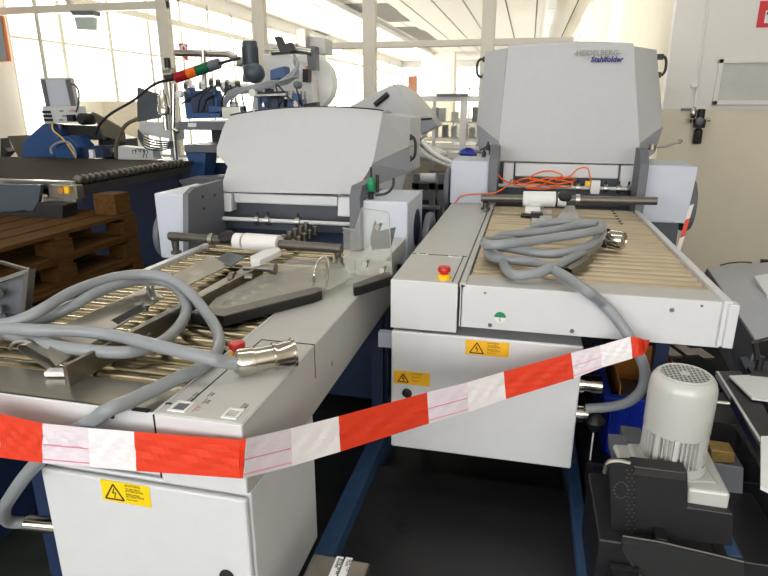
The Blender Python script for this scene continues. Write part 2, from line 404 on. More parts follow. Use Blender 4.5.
# rear side boxes and plates
MB().box(-.431, -.206, 3.54, 3.9, .935, 1.187).build('side_box', 'box_blue', m2, .008)
MB().prism([(-.206, 3.5, .94), (-.206, 3.5, 1.20), (-.206, 3.58, 1.27), (-.206, 3.75, 1.27), (-.206, 3.75, .94)], (.05, 0, 0)).build('side_plate', 'plate_dark', m2, .002)
MB().prism([(.645, 3.54, .869), (.645, 3.54, 1.187), (.91, 3.54, 1.183), (.889, 3.54, .869)], (0, .4, 0)).build('side_box', 'box_blue', m2, .006)
MB().prism([(.60, 3.46, .90), (.60, 3.46, 1.20), (.60, 3.54, 1.27), (.60, 3.66, 1.27), (.60, 3.66, .90)], (.045, 0, 0)).build('side_plate', 'plate_dark', m2, .002)
mb = MB().box(-.4, .63, 3.6, 4.4, .05, .9); mb.box(.6, .86, 3.56, 4.3, .3, .868)
mb.build('lower_body', 'housing_dark', m2, .004)
MB().lathe((.90, 3.72, .95), (1, 0, 0), [(.02, 0), (.15, 0), (.155, .01), (.155, .03), (.15, .04), (.02, .04)], 40).build('hand_wheel', 'plate_dark', m2)
MB().lathe((-.47, 3.66, 1.0), (1, 0, 0), [(.02, 0), (.13, 0), (.135, .01), (.135, .02), (.13, .03), (.02, .03)], 40).build('hand_wheel', 'plate_dark', m2)
p = P(652, 150, y=3.6); mb = MB().cyl(p, p + V((.0, 0, .03)), .02); mb.tube([p + V((0, 0, .015)), p + V((.07, 0, .02)), p + V((.13, 0, .045))], .006); mb.lathe(p + V((.13, 0, .045)), (1, 0, .3), [(.01, 0), (.012, .01), (.004, .02)], 10)
mb.build('side_lever', 'steel_dull', m2)
mb = MB()
for u, v in ((484, 152), (491, 149), (488, 145)): p = P(u, v, y=3.62); mb.lathe(p - V((0, 0, .03)), (0, 0, 1), [(.012, 0), (.012, .03), (.006, .035), (.006, .05)], 12)
p = P(480, 150, y=3.62); mb.tube([p, p + V((.04, 0, .02)), p + V((.08, 0, -.01))], .006)
mb.build('valve', 'blackmetal', m2)
feeder_front(m2, -.133, .634, 3.8, 1.075, 1.025, (.313, .47, .545, .60), 1.158)
p = P(595, 186, y=3.72); mb = MB().box(p.x - .026, p.x + .026, 3.69, 3.72, p.z - .045, p.z + .035); mb.m = 1; mb.box(p.x - .06, p.x - .03, 3.68, 3.71, p.z + .0, p.z + .03)
mb.build('sensor_block', ['white', 'yellow'], m2, .003)
# hood
def hood(root, bl, br, tl, tr, y0, y1, depth, arch, left=None, right=None, name='hood', m='hood', zb=None, logo=None):
    """lofted front sheet rounded over the top; bl, br, tl, tr are (x, z)"""
    ns, nt = 24, 12; rows = []
    for j in range(nt + 1):
        t = j / nt; row = []
        xl = left(t) if left else bl[0] + (tl[0] - bl[0]) * t
        xr = right(t) if right else br[0] + (tr[0] - br[0]) * t
        for i in range(ns + 1):
            s = i / ns
            zt = tl[1] + (tr[1] - tl[1]) * s + arch * math.sin(PI * s) ** .8
            z0 = bl[1] + (br[1] - bl[1]) * s
            row.append(V((xl + (xr - xl) * s, y0 + (y1 - y0) * t - .012 * math.sin(PI * s), z0 + (zt - z0) * t)))
        rows.append(row)
    for dy, dz in ((.012, .010), (.035, .016), (depth * .5, .016), (depth, -.02)): rows.append([q + V((0, dy, dz)) for q in rows[nt]])
    rows.append([q + V((0, depth, 0)) for q in rows[0]])
    vs = [q for r in rows for q in r]; w = ns + 1; fs = []
    for j in range(len(rows) - 1):
        for i in range(ns): fs.append((j * w + i, j * w + i + 1, (j + 1) * w + i + 1, (j + 1) * w + i))
    n = len(rows)
    for i in range(ns): fs.append(((n - 1) * w + i, (n - 1) * w + i + 1, i + 1, i))
    mb = MB(); mb.add(vs, fs, True)
    mb.f.append([j * w for j in range(n)][::-1]); mb.fm.append(0); mb.fs.append(False)
    mb.f.append([j * w + ns for j in range(n)]); mb.fm.append(0); mb.fs.append(False)
    return mb.build(name, m, root)
hd = hood(m2, (-.174, 1.172), (.66, 1.165), (-.15, 1.824), (.549, 1.820), 3.8, 3.82, .42, .014)
def wing(root, top_in, top_out, mid_out, mid_in, low_in, low_out, name='hood_wing', d=.35):
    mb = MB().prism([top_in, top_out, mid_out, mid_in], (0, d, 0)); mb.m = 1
    mb.prism([mid_in, mid_out, low_out, low_in], (0, d * .9, 0))  # lower facet faces down, its shade painted as a darker grey
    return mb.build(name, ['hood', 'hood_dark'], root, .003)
yo = 3.97
wl = wing(m2, V((-.152, 3.812, 1.822)), P(485.7, 51.5, y=yo), P(476.5, 124, y=yo), V((-.17, 3.81, 1.284)), V((-.171, 3.812, 1.18)), P(479, 152, y=yo))
wr = wing(m2, V((.549, 3.812, 1.818)), P(656.6, 49.6, y=yo), P(663.4, 126, y=yo), V((.632, 3.81, 1.275)), V((.655, 3.812, 1.175)), P(655, 153, y=yo))
def handle(root, p, d, h=.14, w=.03):
    mb = MB().tube(smooth([p + V((0, 0, h / 2)), p + V((d * w * .9, 0, h / 2)), p + V((d * w * 1.4, 0, h * .25)), p + V((d * w * 1.4, 0, -h * .25)), p + V((d * w * .9, 0, -h / 2)), p + V((0, 0, -h / 2))], 5), .008, 10)
    mb.box(p.x - .01, p.x + .012 + d * .01, p.y - .012, p.y + .012, p.z + h / 2 - .016, p.z + h / 2 + .016); mb.box(p.x - .01, p.x + .012 + d * .01, p.y - .012, p.y + .012, p.z - h / 2 - .016, p.z - h / 2 + .016)
    mb.build('handle', 'black', root)
handle(m2, P(484, 68, y=3.99), -1, .10); handle(m2, P(658, 66, y=3.99), 1, .10)
# lettering on the hood
p = P(573.5, 55.5, y=3.786); mb = MB(); mb.text('-HEIDELBERG-', (p.x + .0, p.y + .004, p.z), (1, 0, -.012), (0, 0, 1), .041, .0004, .0012)
tag(mb.build('hood_lettering', 'ink_grey', m2), 'pale grey outlined lettering')
p = P(590.5, 61.8, y=3.786); mb = MB(); mb.text('Stahlfolder', (p.x, p.y + .003, p.z), (1, 0, -.01), (.18, 0, 1), .040, .0006, .0016)
tag(mb.build('hood_lettering', 'ink_blue', m2), 'dark blue bold italic lettering')
# cross tube with clamp
def cross_tube(root, a, b, r, clamp, knob, collar, foot_drop=.05, post_x=None):
    a = V(a); b = V(b); at = lambda s: a + (b - a) * s; ax = (b - a).normalized()
    MB().cyl(a, b, r).build('cross_tube', 'tube', root)
    c0, c1 = clamp
    mb = MB().cyl(at(c0), at(c1), r * 1.95); mb.cyl(at(c0 - .06), at(c0 - .012), r * 1.8) if knob < c0 else mb.cyl(at(c1 + .012), at(c1 + .06), r * 1.8)
    mb.build('clamp_sleeve', 'white', root, .003)
    mb = MB(); ring(mb, at(collar), ax, r * 1.35, .02); mb.build('tube_collar', 'steel', root)
    k = at(knob); MB().lathe(k + V((0, -r - .0, r)), (0, -.5, .85), [(.03, -.012), (.036, -.008), (.036, .008), (.03, .012)], 24).build('clamp_knob', 'black', root)
    px = post_x or .03
    for s in (px,):
        q = at(s); mb = MB().cyl(q - V((0, 0, r)), q - V((0, 0, r + foot_drop)), r * .9, r * .7); mb.cyl(q - V((0, 0, r + foot_drop)), q - V((0, 0, r + foot_drop + .012)), r * 1.2); mb.build('tube_post', 'tube', root)
a = P(481, 198, y=3.28); b = P(657, 201, y=3.28)
cross_tube(m2, a, b, .021, (.25, .44), .49, .565, .03)
p = P(531, 205, y=3.27)
mb = MB().box(p.x - .03, p.x + .05, 3.19, 3.30, p.z - .04, p.z + .0); mb.box(p.x - .028, p.x + .01, 3.17, 3.25, .945, p.z - .02); mb.build('clamp_foot', 'white', m2, .006)
mb = MB().cyl(P(521, 215, y=3.16), P(532, 216, y=3.16), .012); mb.box(p.x + .0, p.x + .06, 3.08, 3.13, .945, .975); mb.build('clamp_screw', 'blackmetal', m2)
for k in range(7): q = P(538 + (k % 2) * 8, 207 + k * 3, z=.96); MB().box(q.x - .03, q.x + .03, q.y - .012, q.y + .012, .94, .962).build('guide_link', 'paint_warm', m2, .002)
# guide plates left lying under the coil
a = P(545, 228, z=.945); mb = MB().prism([P(545, 236, z=.96), P(566, 207, z=.96), P(574, 207, z=.96), P(580, 222, z=.96)], (0, 0, .008)); mb.build('triangular_plate', 'paint_warm', m2)
tag(MB().tube([P(567, 273, z=.96), P(588, 260, z=.96)], .02, 6, False).build('square_sleeve', 'steel_dull', m2))
q = [P(560, 262, z=.95), P(586, 248, z=.95), P(589, 256, z=.95), P(567, 271, z=.95)]
MB().prism(q, (0, 0, .035)).build('channel_piece', 'paint_warm', m2, .002)
mb = MB()
for k in range(8): mb.lathe(P(609 + k * 1.8, 206 + k * 2.6, z=.94), (0, 0, 1), [(.008, 0), (.008, .004)], 8)
mb.build('pin_row', 'blackmetal', m2)
# connectors on the cabinet side
mb = MB(); q = V((.222, 2.0, .53)); 
MB().lathe(V((.222, 1.98, .57)), (1, 0, 0), [(.036, 0), (.036, .025), (.03, .025), (.03, .05), (.034, .05), (.034, .085), (.026, .085)], 28).build('cable_socket', 'chrome', m2)
MB().lathe(V((.222, 1.94, .475)), (1, 0, 0), [(.033, 0), (.033, .03), (.026, .03), (.026, .045)], 28).build('cable_gland', 'chrome', m2)

# ================================================================== MACHINE 1 (left feeder)
Z1 = .86
m1 = empty('sheet_feeder', (-1.0, 1.9, 0), 'left grey folding machine feeder in front, low sloping hood, barrier tape across its front', 'machine')
mb = MB()
mb.box(-1.46, -.75, 1.0, 1.012, .70, .858)
mb.box(-1.475, -1.445, 1.0, 2.62, .70, .868)
mb.box(-.757, -.749, 1.0, 2.6, .70, .86)
mb.build('bed_frame', 'paint', m1, .002)
MB().box(-1.445, -.758, 1.014, 2.6, .70, .79).build('bed_pan', 'blackmetal', m1)
MB().box(-1.445, -.757, 1.004, 1.13, .846, .858).build('front_strip', 'sheet', m1, .001)
mb = MB(); screw(mb, P(113, 417, y=.999), .004); mb.build('panel_screw', 'black', m1)
# console
mb = MB().prism([(-.748, 1.0, .69), (-.748, 1.0, .861), (-.748, 2.56, .861), (-.748, 2.56, .66), (-.748, 1.41, .66)], (.206, 0, 0))
mb.build('console', 'paint_warm', m1, .004)
MB().box(-.7485, -.5415, .9955, 1.004, .69, .859).build('console_front', 'paint', m1, .002)
MB().prism([(-.5425, 1.0, .689), (-.5425, 1.0, .8585), (-.5425, 2.55, .8585), (-.5425, 2.55, .66), (-.5425, 1.41, .66)], (.002, 0, 0)).build('console_side', 'paint_warm', m1)
mb = MB().box(-.7, -.5395, 1.438, 1.441, .8605, .8625); mb.box(-.5405, -.5395, 1.438, 1.441, .76, .861); mb.box(-.749, -.735, 1.04, 1.045, .855, .8625); mb.box(-.7, -.697, 1.05, 1.44, .8605, .8622)
mb.box(-.751, -.747, .9945, 1.0, .70, .858)
mb.build('console_seam', 'seam', m1)
mb = MB(); screw(mb, P(332, 363, x=-.54), .008, (1, 0, 0)); mb.build('side_screw', 'steel', m1)
p = P(141, 409.5, z=.861); MB().box(p.x - .02, p.x + .02, p.y - .006, p.y + .006, .8585, .862).build('notch', 'seam', m1)
estop(m1, P(238, 357, z=.861))
# printed switches
mb = MB()
def frame_rect(mb, c, w, d, z, t=.006):
    mb.box(c.x - w / 2, c.x + w / 2, c.y - d / 2, c.y - d / 2 + t, z, z + .003); mb.box(c.x - w / 2, c.x + w / 2, c.y + d / 2 - t, c.y + d / 2, z, z + .003)
    mb.box(c.x - w / 2, c.x - w / 2 + t, c.y - d / 2 + t, c.y + d / 2 - t, z, z + .003); mb.box(c.x + w / 2 - t, c.x + w / 2, c.y - d / 2 + t, c.y + d / 2 - t, z, z + .003)
frame_rect(mb, P(181.5, 407, z=.861), .042, .045, .861); mb.build('switch_frame', 'white', m1); mb = MB(); frame_rect(mb, P(233, 414, z=.861), .036, .042, .861)
mb.build('switch_frame', 'white', m1)
mb = MB()
for u, v, w in ((195, 394, 1), (210, 394, 1), (189, 399.5, 1.3), (205, 401, 1.3), (243, 405.5, 1.3)):
    p = P(u, v, z=.8615); mb.box(p.x - .001, p.x + .0005, p.y - .012, p.y + .012, .861, .8616)
    for k in range(3): mb.box(p.x + .004, p.x + .004 + .006 * w, p.y - .008 + k * .006, p.y - .006 + k * .006, .861, .8616)
mb.m = 1; p = P(196, 408, z=.8615); mb.box(p.x - .001, p.x + .001, p.y - .015, p.y + .012, .861, .8616); mb.box(p.x + .004, p.x + .01, p.y - .008, p.y - .006, .861, .8616); mb.box(p.x + .004, p.x + .01, p.y + .002, p.y + .004, .861, .8616)
mb.build('console_print', ['ink', 'signred'], m1)
mb = MB(); p = P(181.5, 407, z=.8612); mb.box(p.x - .013, p.x + .013, p.y - .014, p.y + .014, .861, .8625); mb.build('switch_key', 'plate_dark', m1); mb = MB(); p = P(233, 414, z=.8612); mb.box(p.x - .012, p.x + .012, p.y - .014, p.y + .014, .861, .862); mb.build('switch_key', 'paint_warm', m1)
rollers(m1, -1.44, -.762, 1.165, 2.6, .066, .028, .83, 'roller1')
# cabinet
mb = MB().box(-1.075, -.541, 1.012, 1.41, .24, .682); mb.build('cabinet', 'paint', m1, .004)
o = MB().box(-1.075, -.545, .992, 1.009, .24, .676).build('cabinet_door', 'paint', m1, .006)
MB().lathe(P(227, 576, y=.991), (0, -1, 0), [(.018, 0), (.018, .003), (.012, .005)], 24).build('lock', 'black', o)
warning(m1, P(100, 479, y=.9915), .128, .056, 'sticker', ['ACHTUNG', 'Vor dem Offnen', 'ATTENTION', 'Before opening', 'ATTENTION', 'Avant ouvrir'])
for a, b in ((-1.45, 2.3), (-.60, 2.3), (-1.45, 1.3)): MB().box(a, a + .05, b, b + .05, 0, .70).build('leg', 'blue_dark', m1)
# side boxes
MB().box(-1.765, -1.6, 2.56, 2.95, .76, 1.087).build('side_box', 'box_blue', m1, .008)
MB().prism([(-1.6, 2.5, .80), (-1.6, 2.55, 1.09), (-1.6, 2.62, 1.115), P(218, 179.5, x=-1.6), P(219, 200, x=-1.6), P(221, 236, x=-1.6)], (.03, 0, 0)).build('side_plate', 'plate_dark', m1, .002)
mb = MB()
for q in ((2.68, 1.06), (2.68, 1.0), (2.8, 1.05)): mb.lathe((-1.57, q[0], q[1]), (1, 0, 0), [(.008, 0), (.008, .001)], 10)
mb.build('plate_hole', 'seam', m1)
MB().box(-.705, -.497, 2.56, 2.95, .80, 1.09).build('side_box', 'box_blue', m1, .008)
MB().prism([(-.755, 2.52, .87), (-.755, 2.52, 1.11), (-.755, 2.56, 1.155), (-.755, 2.80, 1.155), (-.755, 2.80, .87)], (.05, 0, 0)).build('side_plate', 'plate_dark', m1, .002)
MB().lathe((-.498, 2.80, .93), (1, 0, 0), [(.001, .002), (.09, .002), (.09, .0)], 36).build('round_opening', 'blue_dark', m1)
MB().lathe((-.46, 2.86, .86), (1, 0, 0), [(.02, 0), (.13, 0), (.135, .01), (.135, .02), (.13, .03), (.02, .03)], 40).build('hand_wheel', 'plate_dark', m1)
MB().lathe((-1.82, 2.72, .85), (1, 0, 0), [(.02, 0), (.13, 0), (.135, .01), (.135, .02), (.13, .03), (.02, .03)], 40).build('hand_wheel', 'plate_dark', m1)
mb = MB().box(-1.6, -.6, 2.65, 3.5, .05, .84); mb.build('lower_body', 'blue_dark', m1, .004)
mb = MB(); 
for k in range(3):
    q = V((-.41 - k * .04, 2.62 + k * .35, .5)); mb.tube(smooth([q + V((0, 0, .2)), q + V((.03, .05, 0)), q + V((.0, .1, -.3))], 4), .012, 8)
mb.build('side_hose', 'black', m1)
# front bars
feeder_front(m1, -1.60, -.853, 2.93, .992, .915, (-1.37, -1.31, -1.14), 1.045)
# hood: sloping
yb, yt = 2.93, 3.17
pl = lambda u, v, t: P(u, v, y=yb + (yt - yb) * t)
L0 = pl(219.4, 191.6, 0).x; L1 = pl(228, 163, .35).x; L2 = pl(215, 149.4, .52).x; L3 = pl(223.4, 120.3, .9).x; L4 = pl(229, 117.8, 1).x
def left1(t):
    k = [(0, L0), (.35, L1), (.52, L2), (.9, L3), (1, L4)]
    for (a, xa), (b, xb) in zip(k, k[1:]):
        if t <= b: return xa + (xb - xa) * (t - a) / (b - a)
    return L4
R0 = pl(354, 194, 0).x; R1 = pl(373, 163.5, .37).x; R2 = pl(382.5, 113.4, 1).x
def right1(t): return R0 + (R1 - R0) * t / .37 if t < .37 else R1 + (R2 - R1) * (t - .37) / .63
hood(m1, (L0, pl(219, 191.6, 0).z), (R0, pl(354, 194, 0).z), (L4, pl(229, 118, 1).z), (R2, pl(382.5, 113.4, 1).z), yb, yt, .34, .03, left1, right1)
yo = 3.36
wing(m1, P(382.5, 113.6, y=yt + .005), P(410.5, 118, y=yo), P(409, 147, y=yo), P(373, 163.5, y=3.03), P(354.5, 193.5, y=2.945), P(411, 172, y=yo))
mb = MB(); n = 20
ht = [pl(229, 117.6, 1) + (pl(382.5, 113.2, 1) - pl(229, 117.6, 1)) * (i / n) + V((0, .02, .03 * math.sin(PI * i / n) ** .8 + .012)) for i in range(n + 1)]
mb.tube(ht, .006, 8); mb.build('hood_edge_seal', 'black', m1)
handle(m1, P(408, 148, y=3.38), 1, .12)
mb = MB()
for u in (254, 309, 371): q = P(u, 111.5 if u != 371 else 112.5, y=yt + .02); mb.lathe(q, (0, -.3, 1), [(.007, -.01), (.007, .012), (.003, .014)], 10)
mb.build('hood_bolt', 'paint', m1)
# green valve on the right plate
p = P(371, 184, y=2.60)
MB().lathe(p + V((0, 0, -.04)), (0, 0, 1), [(.008, 0), (.016, .01), (.022, .02), (.022, .045), (.014, .055), (.012, .07)], 16).build('valve_cap', 'green', m1)
mb = MB().lathe(p + V((0, 0, -.075)), (0, 0, 1), [(.012, 0), (.012, .03), (.02, .035), (.008, .04)], 12); mb.cyl(p + V((.0, 0, .03)), p + V((.0, 0, .075)), .006); mb.cyl(p + V((.025, .02, -.04)), p + V((.025, .02, .04)), .008)
mb.tube(smooth([p + V((.02, 0, -.05)), p + V((.07, 0, -.04)), p + V((.1, 0, -.01)), p + V((.105, 0, .03))], 5), .006)
mb.build('valve', 'blackmetal', m1)
# cross tube
a = P(170, 236, y=2.42); b = P(342, 249, y=2.30)
cross_tube(m1, a, b, .0205, (.47, .665), .37, .27, .05)
q = P(338, 252, y=2.29); MB().cyl(q, q - V((0, 0, .05)), .014).build('tube_post', 'tube', m1)
q = P(334, 262, z=.885); mb = MB().cyl(q + V((-.02, 0, -.01)), q + V((-.02, 0, .02)), .014); mb.cyl(q + V((.025, 0, -.01)), q + V((.025, 0, .02)), .014); mb.box(q.x - .035, q.x + .04, q.y - .015, q.y + .015, .862, .88); mb.build('rail_clamp', 'steel_dull', m1)
# clamp foot: white arm reaching forward
mb = MB().prism([P(250, 256, z=.945), P(251, 261, z=.945), P(260, 260, z=.945), P(281, 250, z=.945), P(279, 247, z=.945), P(263, 250, z=.945)], (0, 0, -.025)); mb.build('clamp_foot', 'white', m1, .004)
mb = MB(); q = P(256, 268, z=.91); mb.cyl(q + V((0, 0, .03)), q - V((0, 0, .03)), .012); mb.cyl(q + V((-.05, 0, 0)), q + V((.06, 0, 0)), .013); mb.lathe(q + V((.06, 0, 0)), (1, 0, 0), [(.02, 0), (.022, .02), (.01, .022)], 14)
mb.build('clamp_screw', 'steel_dull', m1); mb = MB(); q = P(240, 278, z=.90); mb.cyl(q + V((-.04, 0, 0)), q + V((.04, .02, 0)), .013); mb.lathe(q + V((-.04, 0, 0)), (1, 0, 0), [(.02, 0), (.022, .02), (.01, .022)], 14)
mb.build('clamp_screw', 'steel_dull', m1)
# gripper block behind the tube
for k in range(5):
    q = P(284 + k * 5.5, 238 - k * 3.2, z=.93); q2 = P(293 + k * 5.5, 243 - k * 3.5, z=.90)
    MB().lathe(q, (0, 0, 1), [(.013, -.03), (.013, .012), (.008, .016)], 12).build('guide_ball', 'steel_dull', m1)
    MB().lathe(q2, (0, 0, 1), [(.013, -.03), (.013, .012), (.008, .016)], 12).build('guide_ball', 'steel_dull', m1)
q0 = P(286, 243, z=.885); q1 = P(312, 226, z=.885); MB().beam(q0, q1, .05, .02).build('ball_rail_base', 'blackmetal', m1)
# alignment rail: long bar, channel plates
q0 = P(66, 376, z=.885); q1 = P(262, 272, z=.885)
MB().beam(q0, q1, .012, .055).build('alignment_bar', 'steel_dull', m1, .001)
q0 = P(125, 337, z=.90); q1 = P(250, 268, z=.90)
MB().beam(P(47, 372, z=.868), P(68, 372, z=.868), .03, .012).build('bar_foot', 'white', m1, .002)
def sheet(name, pts, m, th=.004, par=m1): return MB().prism(pts, (0, 0, -th)).build(name, m, par)
sheet('channel_plate', [P(46, 354, z=.905), P(60, 327, z=.925), P(148, 286, z=.925), P(164, 297, z=.90), P(56, 366, z=.89)], 'sheet', .003)
sheet('slot', [P(111, 320, z=.918), P(143, 303, z=.918), P(150, 306, z=.914), P(118, 324, z=.914)], 'seam', .001)
sheet('channel_plate', [P(150, 289, z=.915), P(171, 276, z=.925), P(211, 255, z=.925), P(228, 266, z=.90), P(184, 287, z=.90)], 'sheet', .003)
sheet('slide_plate', [P(212, 262, z=.905), P(227, 252, z=.905), P(246, 256, z=.905), P(231, 266, z=.905)], 'housing_dark', .004)
sheet('ruled_strip', [P(106, 343, z=.89), P(250, 264, z=.89), P(256, 267, z=.885), P(112, 347, z=.885)], 'sheet', .003)
MB().tube(smooth([P(10, 349, z=.89), P(14, 343, z=.91), P(24, 341, z=.915), P(34, 344, z=.905)], 4), .005, 8).build('bent_lip', 'steel', m1)
# open folded end of the channel
mb = MB(); a = [P(44 + 0, 370, z=.875), P(18, 349, z=.895), P(18.5, 345, z=.905), P(24, 344, z=.91), P(52, 362, z=.89)]
a = [P(48, 369, z=.872), P(20, 351, z=.89), P(17, 347, z=.90), P(20, 344, z=.91), P(26, 344.5, z=.91), P(54, 361, z=.885)]
dv = P(60, 330, z=.915) - P(30, 346, z=.905)
mb.ribbon(a, [q + dv for q in a], (0, 0, -.003)); mb.build('folded_channel', 'sheet', m1)
MB().lathe(P(146, 311, z=.905), (0, 0, 1), [(.008, 0), (.008, .01), (.012, .012), (.012, .02), (.005, .022)], 14).build('set_screw', 'steel', m1)
MB().cyl(P(150, 288, z=.93) , P(153, 302, z=.895), .013).build('guide_pin', 'steel', m1)
mb = MB().tube(smooth([P(125, 336, z=.90), P(132, 333, z=.905), P(144, 338, z=.90), P(150, 334, z=.90)], 4), .006, 8); mb.cyl(P(197, 302, z=.88), P(212, 298, z=.88), .008)
mb.build('spring_clip', 'blackmetal', m1)
# clear table plate with black edged bars
mb = MB().prism([P(u, v, z=.890) for u, v in ((205, 311), (216, 299), (252, 281), (292, 259), (338, 259), (352, 278), (330, 290), (314, 291), (228, 312))], (0, 0, .004)); mb.build('clear_plate', 'acrylic_sheet', m1)
def bar(pts, name='edge_bar'):
    o = MB().prism([P(u, v, z=.895) for u, v in pts], (0, 0, .004)).build(name, 'tube', m1)
    MB().prism([P(u, v, z=.8935) - V((0, 0, .03)) for u, v in pts], (0, 0, .03)).build('rubber_edge', 'black', o)
bar([(190, 314), (198, 309), (228, 309), (316, 288), (322, 289), (322, 291), (314, 294), (231, 315), (224, 317)])
bar([(353, 285), (388, 272), (393, 271), (392, 277), (360, 287), (354, 288)])
mb = MB().tube(smooth([P(314, 285, z=.88) , P(314.5, 272, z=.93), P(319, 260, z=.95), P(326, 258, z=.95), P(328, 270, z=.92), P(326, 287, z=.875), P(320, 293, z=.872)], 5), .0055, 10)
mb.build('wire_handle', 'chrome', m1)
# upright clear guard
gy = 2.05
mb = MB().prism([P(343, 228, y=gy), P(355, 230, y=gy), P(362, 208, y=gy), P(387, 212, y=gy), P(389, 214, y=gy), P(392, 279, y=gy), P(344, 272, y=gy)], (0, .004, 0))
mb.build('clear_guard', 'acrylic', m1)
g = [P(343, 228, y=gy), P(355, 230, y=gy), P(362, 208, y=gy), P(387, 212, y=gy), P(389, 214, y=gy), P(392, 274, y=gy)]
MB().tube(g, .0022, 6).build('guard_edge', 'acrylic_edge', m1)
MB().prism([P(375, 220, y=gy + .01), P(380, 231, y=gy + .01), P(396, 227, y=gy + .01), P(391, 248, y=gy + .01), P(372, 250, y=gy + .01), P(370, 238, y=gy + .01)], (0, .003, 0)).build('star_plate', 'polycarb', m1)
MB().prism([P(362, 258, y=2.08), P(391, 262, y=2.08), P(391, 277, y=2.08), P(361, 270, y=2.08)], (0, .004, 0)).build('guard_bracket', 'paint_warm', m1)
mb = MB()
for u, v in ((365.5, 265), (382.5, 271), (378, 228)): q = P(u, v, y=2.03); mb.lathe(q, (0, -1, .4), [(.008, -.01), (.008, .008), (.011, .01), (.011, .016)], 10); mb.cyl(q, q + V((.012, 0, .018)), .005)
mb.build('guard_screw', 'steel_dull', m1)
MB().box(-.62, -.50, 2.14, 2.54, .86, .93).build('rear_cover', 'paint_warm', m1, .003)

# ================================================================== CABLES
def cable(mb, pts, r=.0162, sub=8): mb.tube(smooth(pts, sub), r, 14)
cb = empty('power_cable', P(240, 364, z=.862), 'thick grey power cable looped over the left feeder, silver plug on its console', 'cable')
q = [(240, 364, .899), (224, 362, .912), (208, 358, .928), (170, 349, .932), (117, 336, .925), (78, 331, .93), (40, 330, .94), (8, 328.5, .935), (-30, 328, .92), (-70, 336, .90), (-60, 346, .88), (-30, 330, .885), (0, 332, .895),
     (52, 345, .905), (95, 351, .905), (128, 352, .90), (156, 345, .89), (176, 330, .89), (186, 312, .90), (183, 296, .92), (170, 284, .94), (150, 280, .955), (128, 282.5, .965), (100, 291, .97), (76, 304, .955), (52, 316, .93), (25, 326, .91), (-10, 335, .90),
     (-40, 340, .90), (-45, 332, .91), (-15, 327, .93), (10, 323, .945), (30, 316, .96), (48, 306, .975), (70, 293, .985), (95, 283, .99), (120, 276.5, .99), (145, 274.5, .985), (170, 279, .97), (190, 293, .94), (205, 311, .91), (216, 328, .89),
     (219, 343, .882), (214, 356, .880), (201, 368, .880), (180, 377, .884), (155, 389, .884), (130, 401, .885), (108, 410, .885)]
pts = [P(u, v, z=z) for u, v, z in q]
pts += [P(92, 421, y=.970), P(70, 434, y=.962), P(48, 452, y=.962), P(28, 473, y=.97), P(12, 495, y=.99), P(4, 510, y=1.03), P(8, 521, y=1.07), P(26, 523, y=1.10)]
mb = MB(); cable(mb, pts); 
pts[-1]
mb.build('cable_jacket', 'cable', cb)
q = P(28, 523, y=1.10); MB().cyl(q, V((-1.07, 1.12, q.z)), .022).build('cable_gland', 'chrome', cb)
a = P(238, 363.5, z=.897); b = P(295, 352, z=.902)
d = (b - a); ln = d.length
MB().lathe(a, d, [(.020, -.012), (.028, -.004), (.032, 0), (.0345, .006), (.0345, ln * .27), (.031, ln * .28), (.031, ln * .60), (.035, ln * .61), (.035, ln * .66), (.0335, ln * .68), (.0335, ln * .94), (.038, ln * .945), (.038, ln * .985), (.032, ln), (.030, ln * .97), (.02, ln * .95)], 40).build('plug', 'chrome', cb)

cb2 = empty('power_cable', P(540, 250, z=.941), 'thick grey power cable coiled on the right feeder rollers, hanging over its front', 'cable')
q = [(690, 0, 0)]
k = [(598, 238, .965), (592, 243, .965), (575, 254, .97), (552, 266, .975), (530, 273, .965), (512, 274, .96), (505, 268, .96), (504, 258, .965), (512, 253, .97), (540, 256, .965), (556, 262, .96), (575, 258, .985),
     (596, 247, .99), (603, 236, .995), (594, 232, 1.0), (576, 239, .99), (560, 252, .98), (540, 253.5, .985), (514, 251.5, .985), (497, 247, .98), (494, 255, .97), (512, 259.5, .97), (535, 261, .968)]
k = [(602, 236, .975), (597, 244, .975), (583, 252, .98), (566, 261, .985), (548, 269, .98), (532, 274, .97), (515, 275, .965), (506, 269, .962), (503, 261, .962), (498, 256, .962),
     (490, 251, .965), (491, 246, .975), (502, 247, .985), (525, 251, .99), (552, 254, .99), (575, 250, .995), (592, 244, 1.0), (601, 236, 1.01), (602, 229, 1.02), (594, 224, 1.02), (575, 222, 1.02), (556, 222, 1.015), (541, 225, 1.0), (526, 232, .985), (514, 239, .975),
     (500, 240, .98), (487, 241, 1.0), (484.5, 243, 1.02), (492, 245, 1.03), (510, 243.5, 1.035), (535, 240.5, 1.035), (562, 236.5, 1.04), (585, 233, 1.045), (601, 229, 1.045), (600, 224, 1.04), (580, 225, 1.03), (560, 229, 1.02), (530, 233, 1.0), (500, 236, .99), (488, 246, .97),
     (490, 256, .965), (505, 259.5, .97), (525, 261, .97), (541, 264, .972), (556, 271, .975), (573, 281, .975), (588, 292, .972)]
pts = [P(u, v, z=z) for u, v, z in k] + [P(602, 303, y=1.83), P(617, 319, y=1.81), P(630, 338, y=1.80), P(640, 356, y=1.80), P(645, 372, y=1.82), P(642, 389, y=1.85), P(630, 401, y=1.88), P(615, 406, y=1.91), P(598, 408, y=1.935), P(586, 408.5, y=1.94)]
mb = MB(); cable(mb, pts, .0168); mb.build('cable_jacket', 'cable', cb2)
a = P(598, 240, z=.975); b = P(614, 246, z=.97); d = V((.13, -.02, 0)); ln = d.length
a = P(597, 237, z=.985); d = V((.095, -.055, 0)); ln = d.length
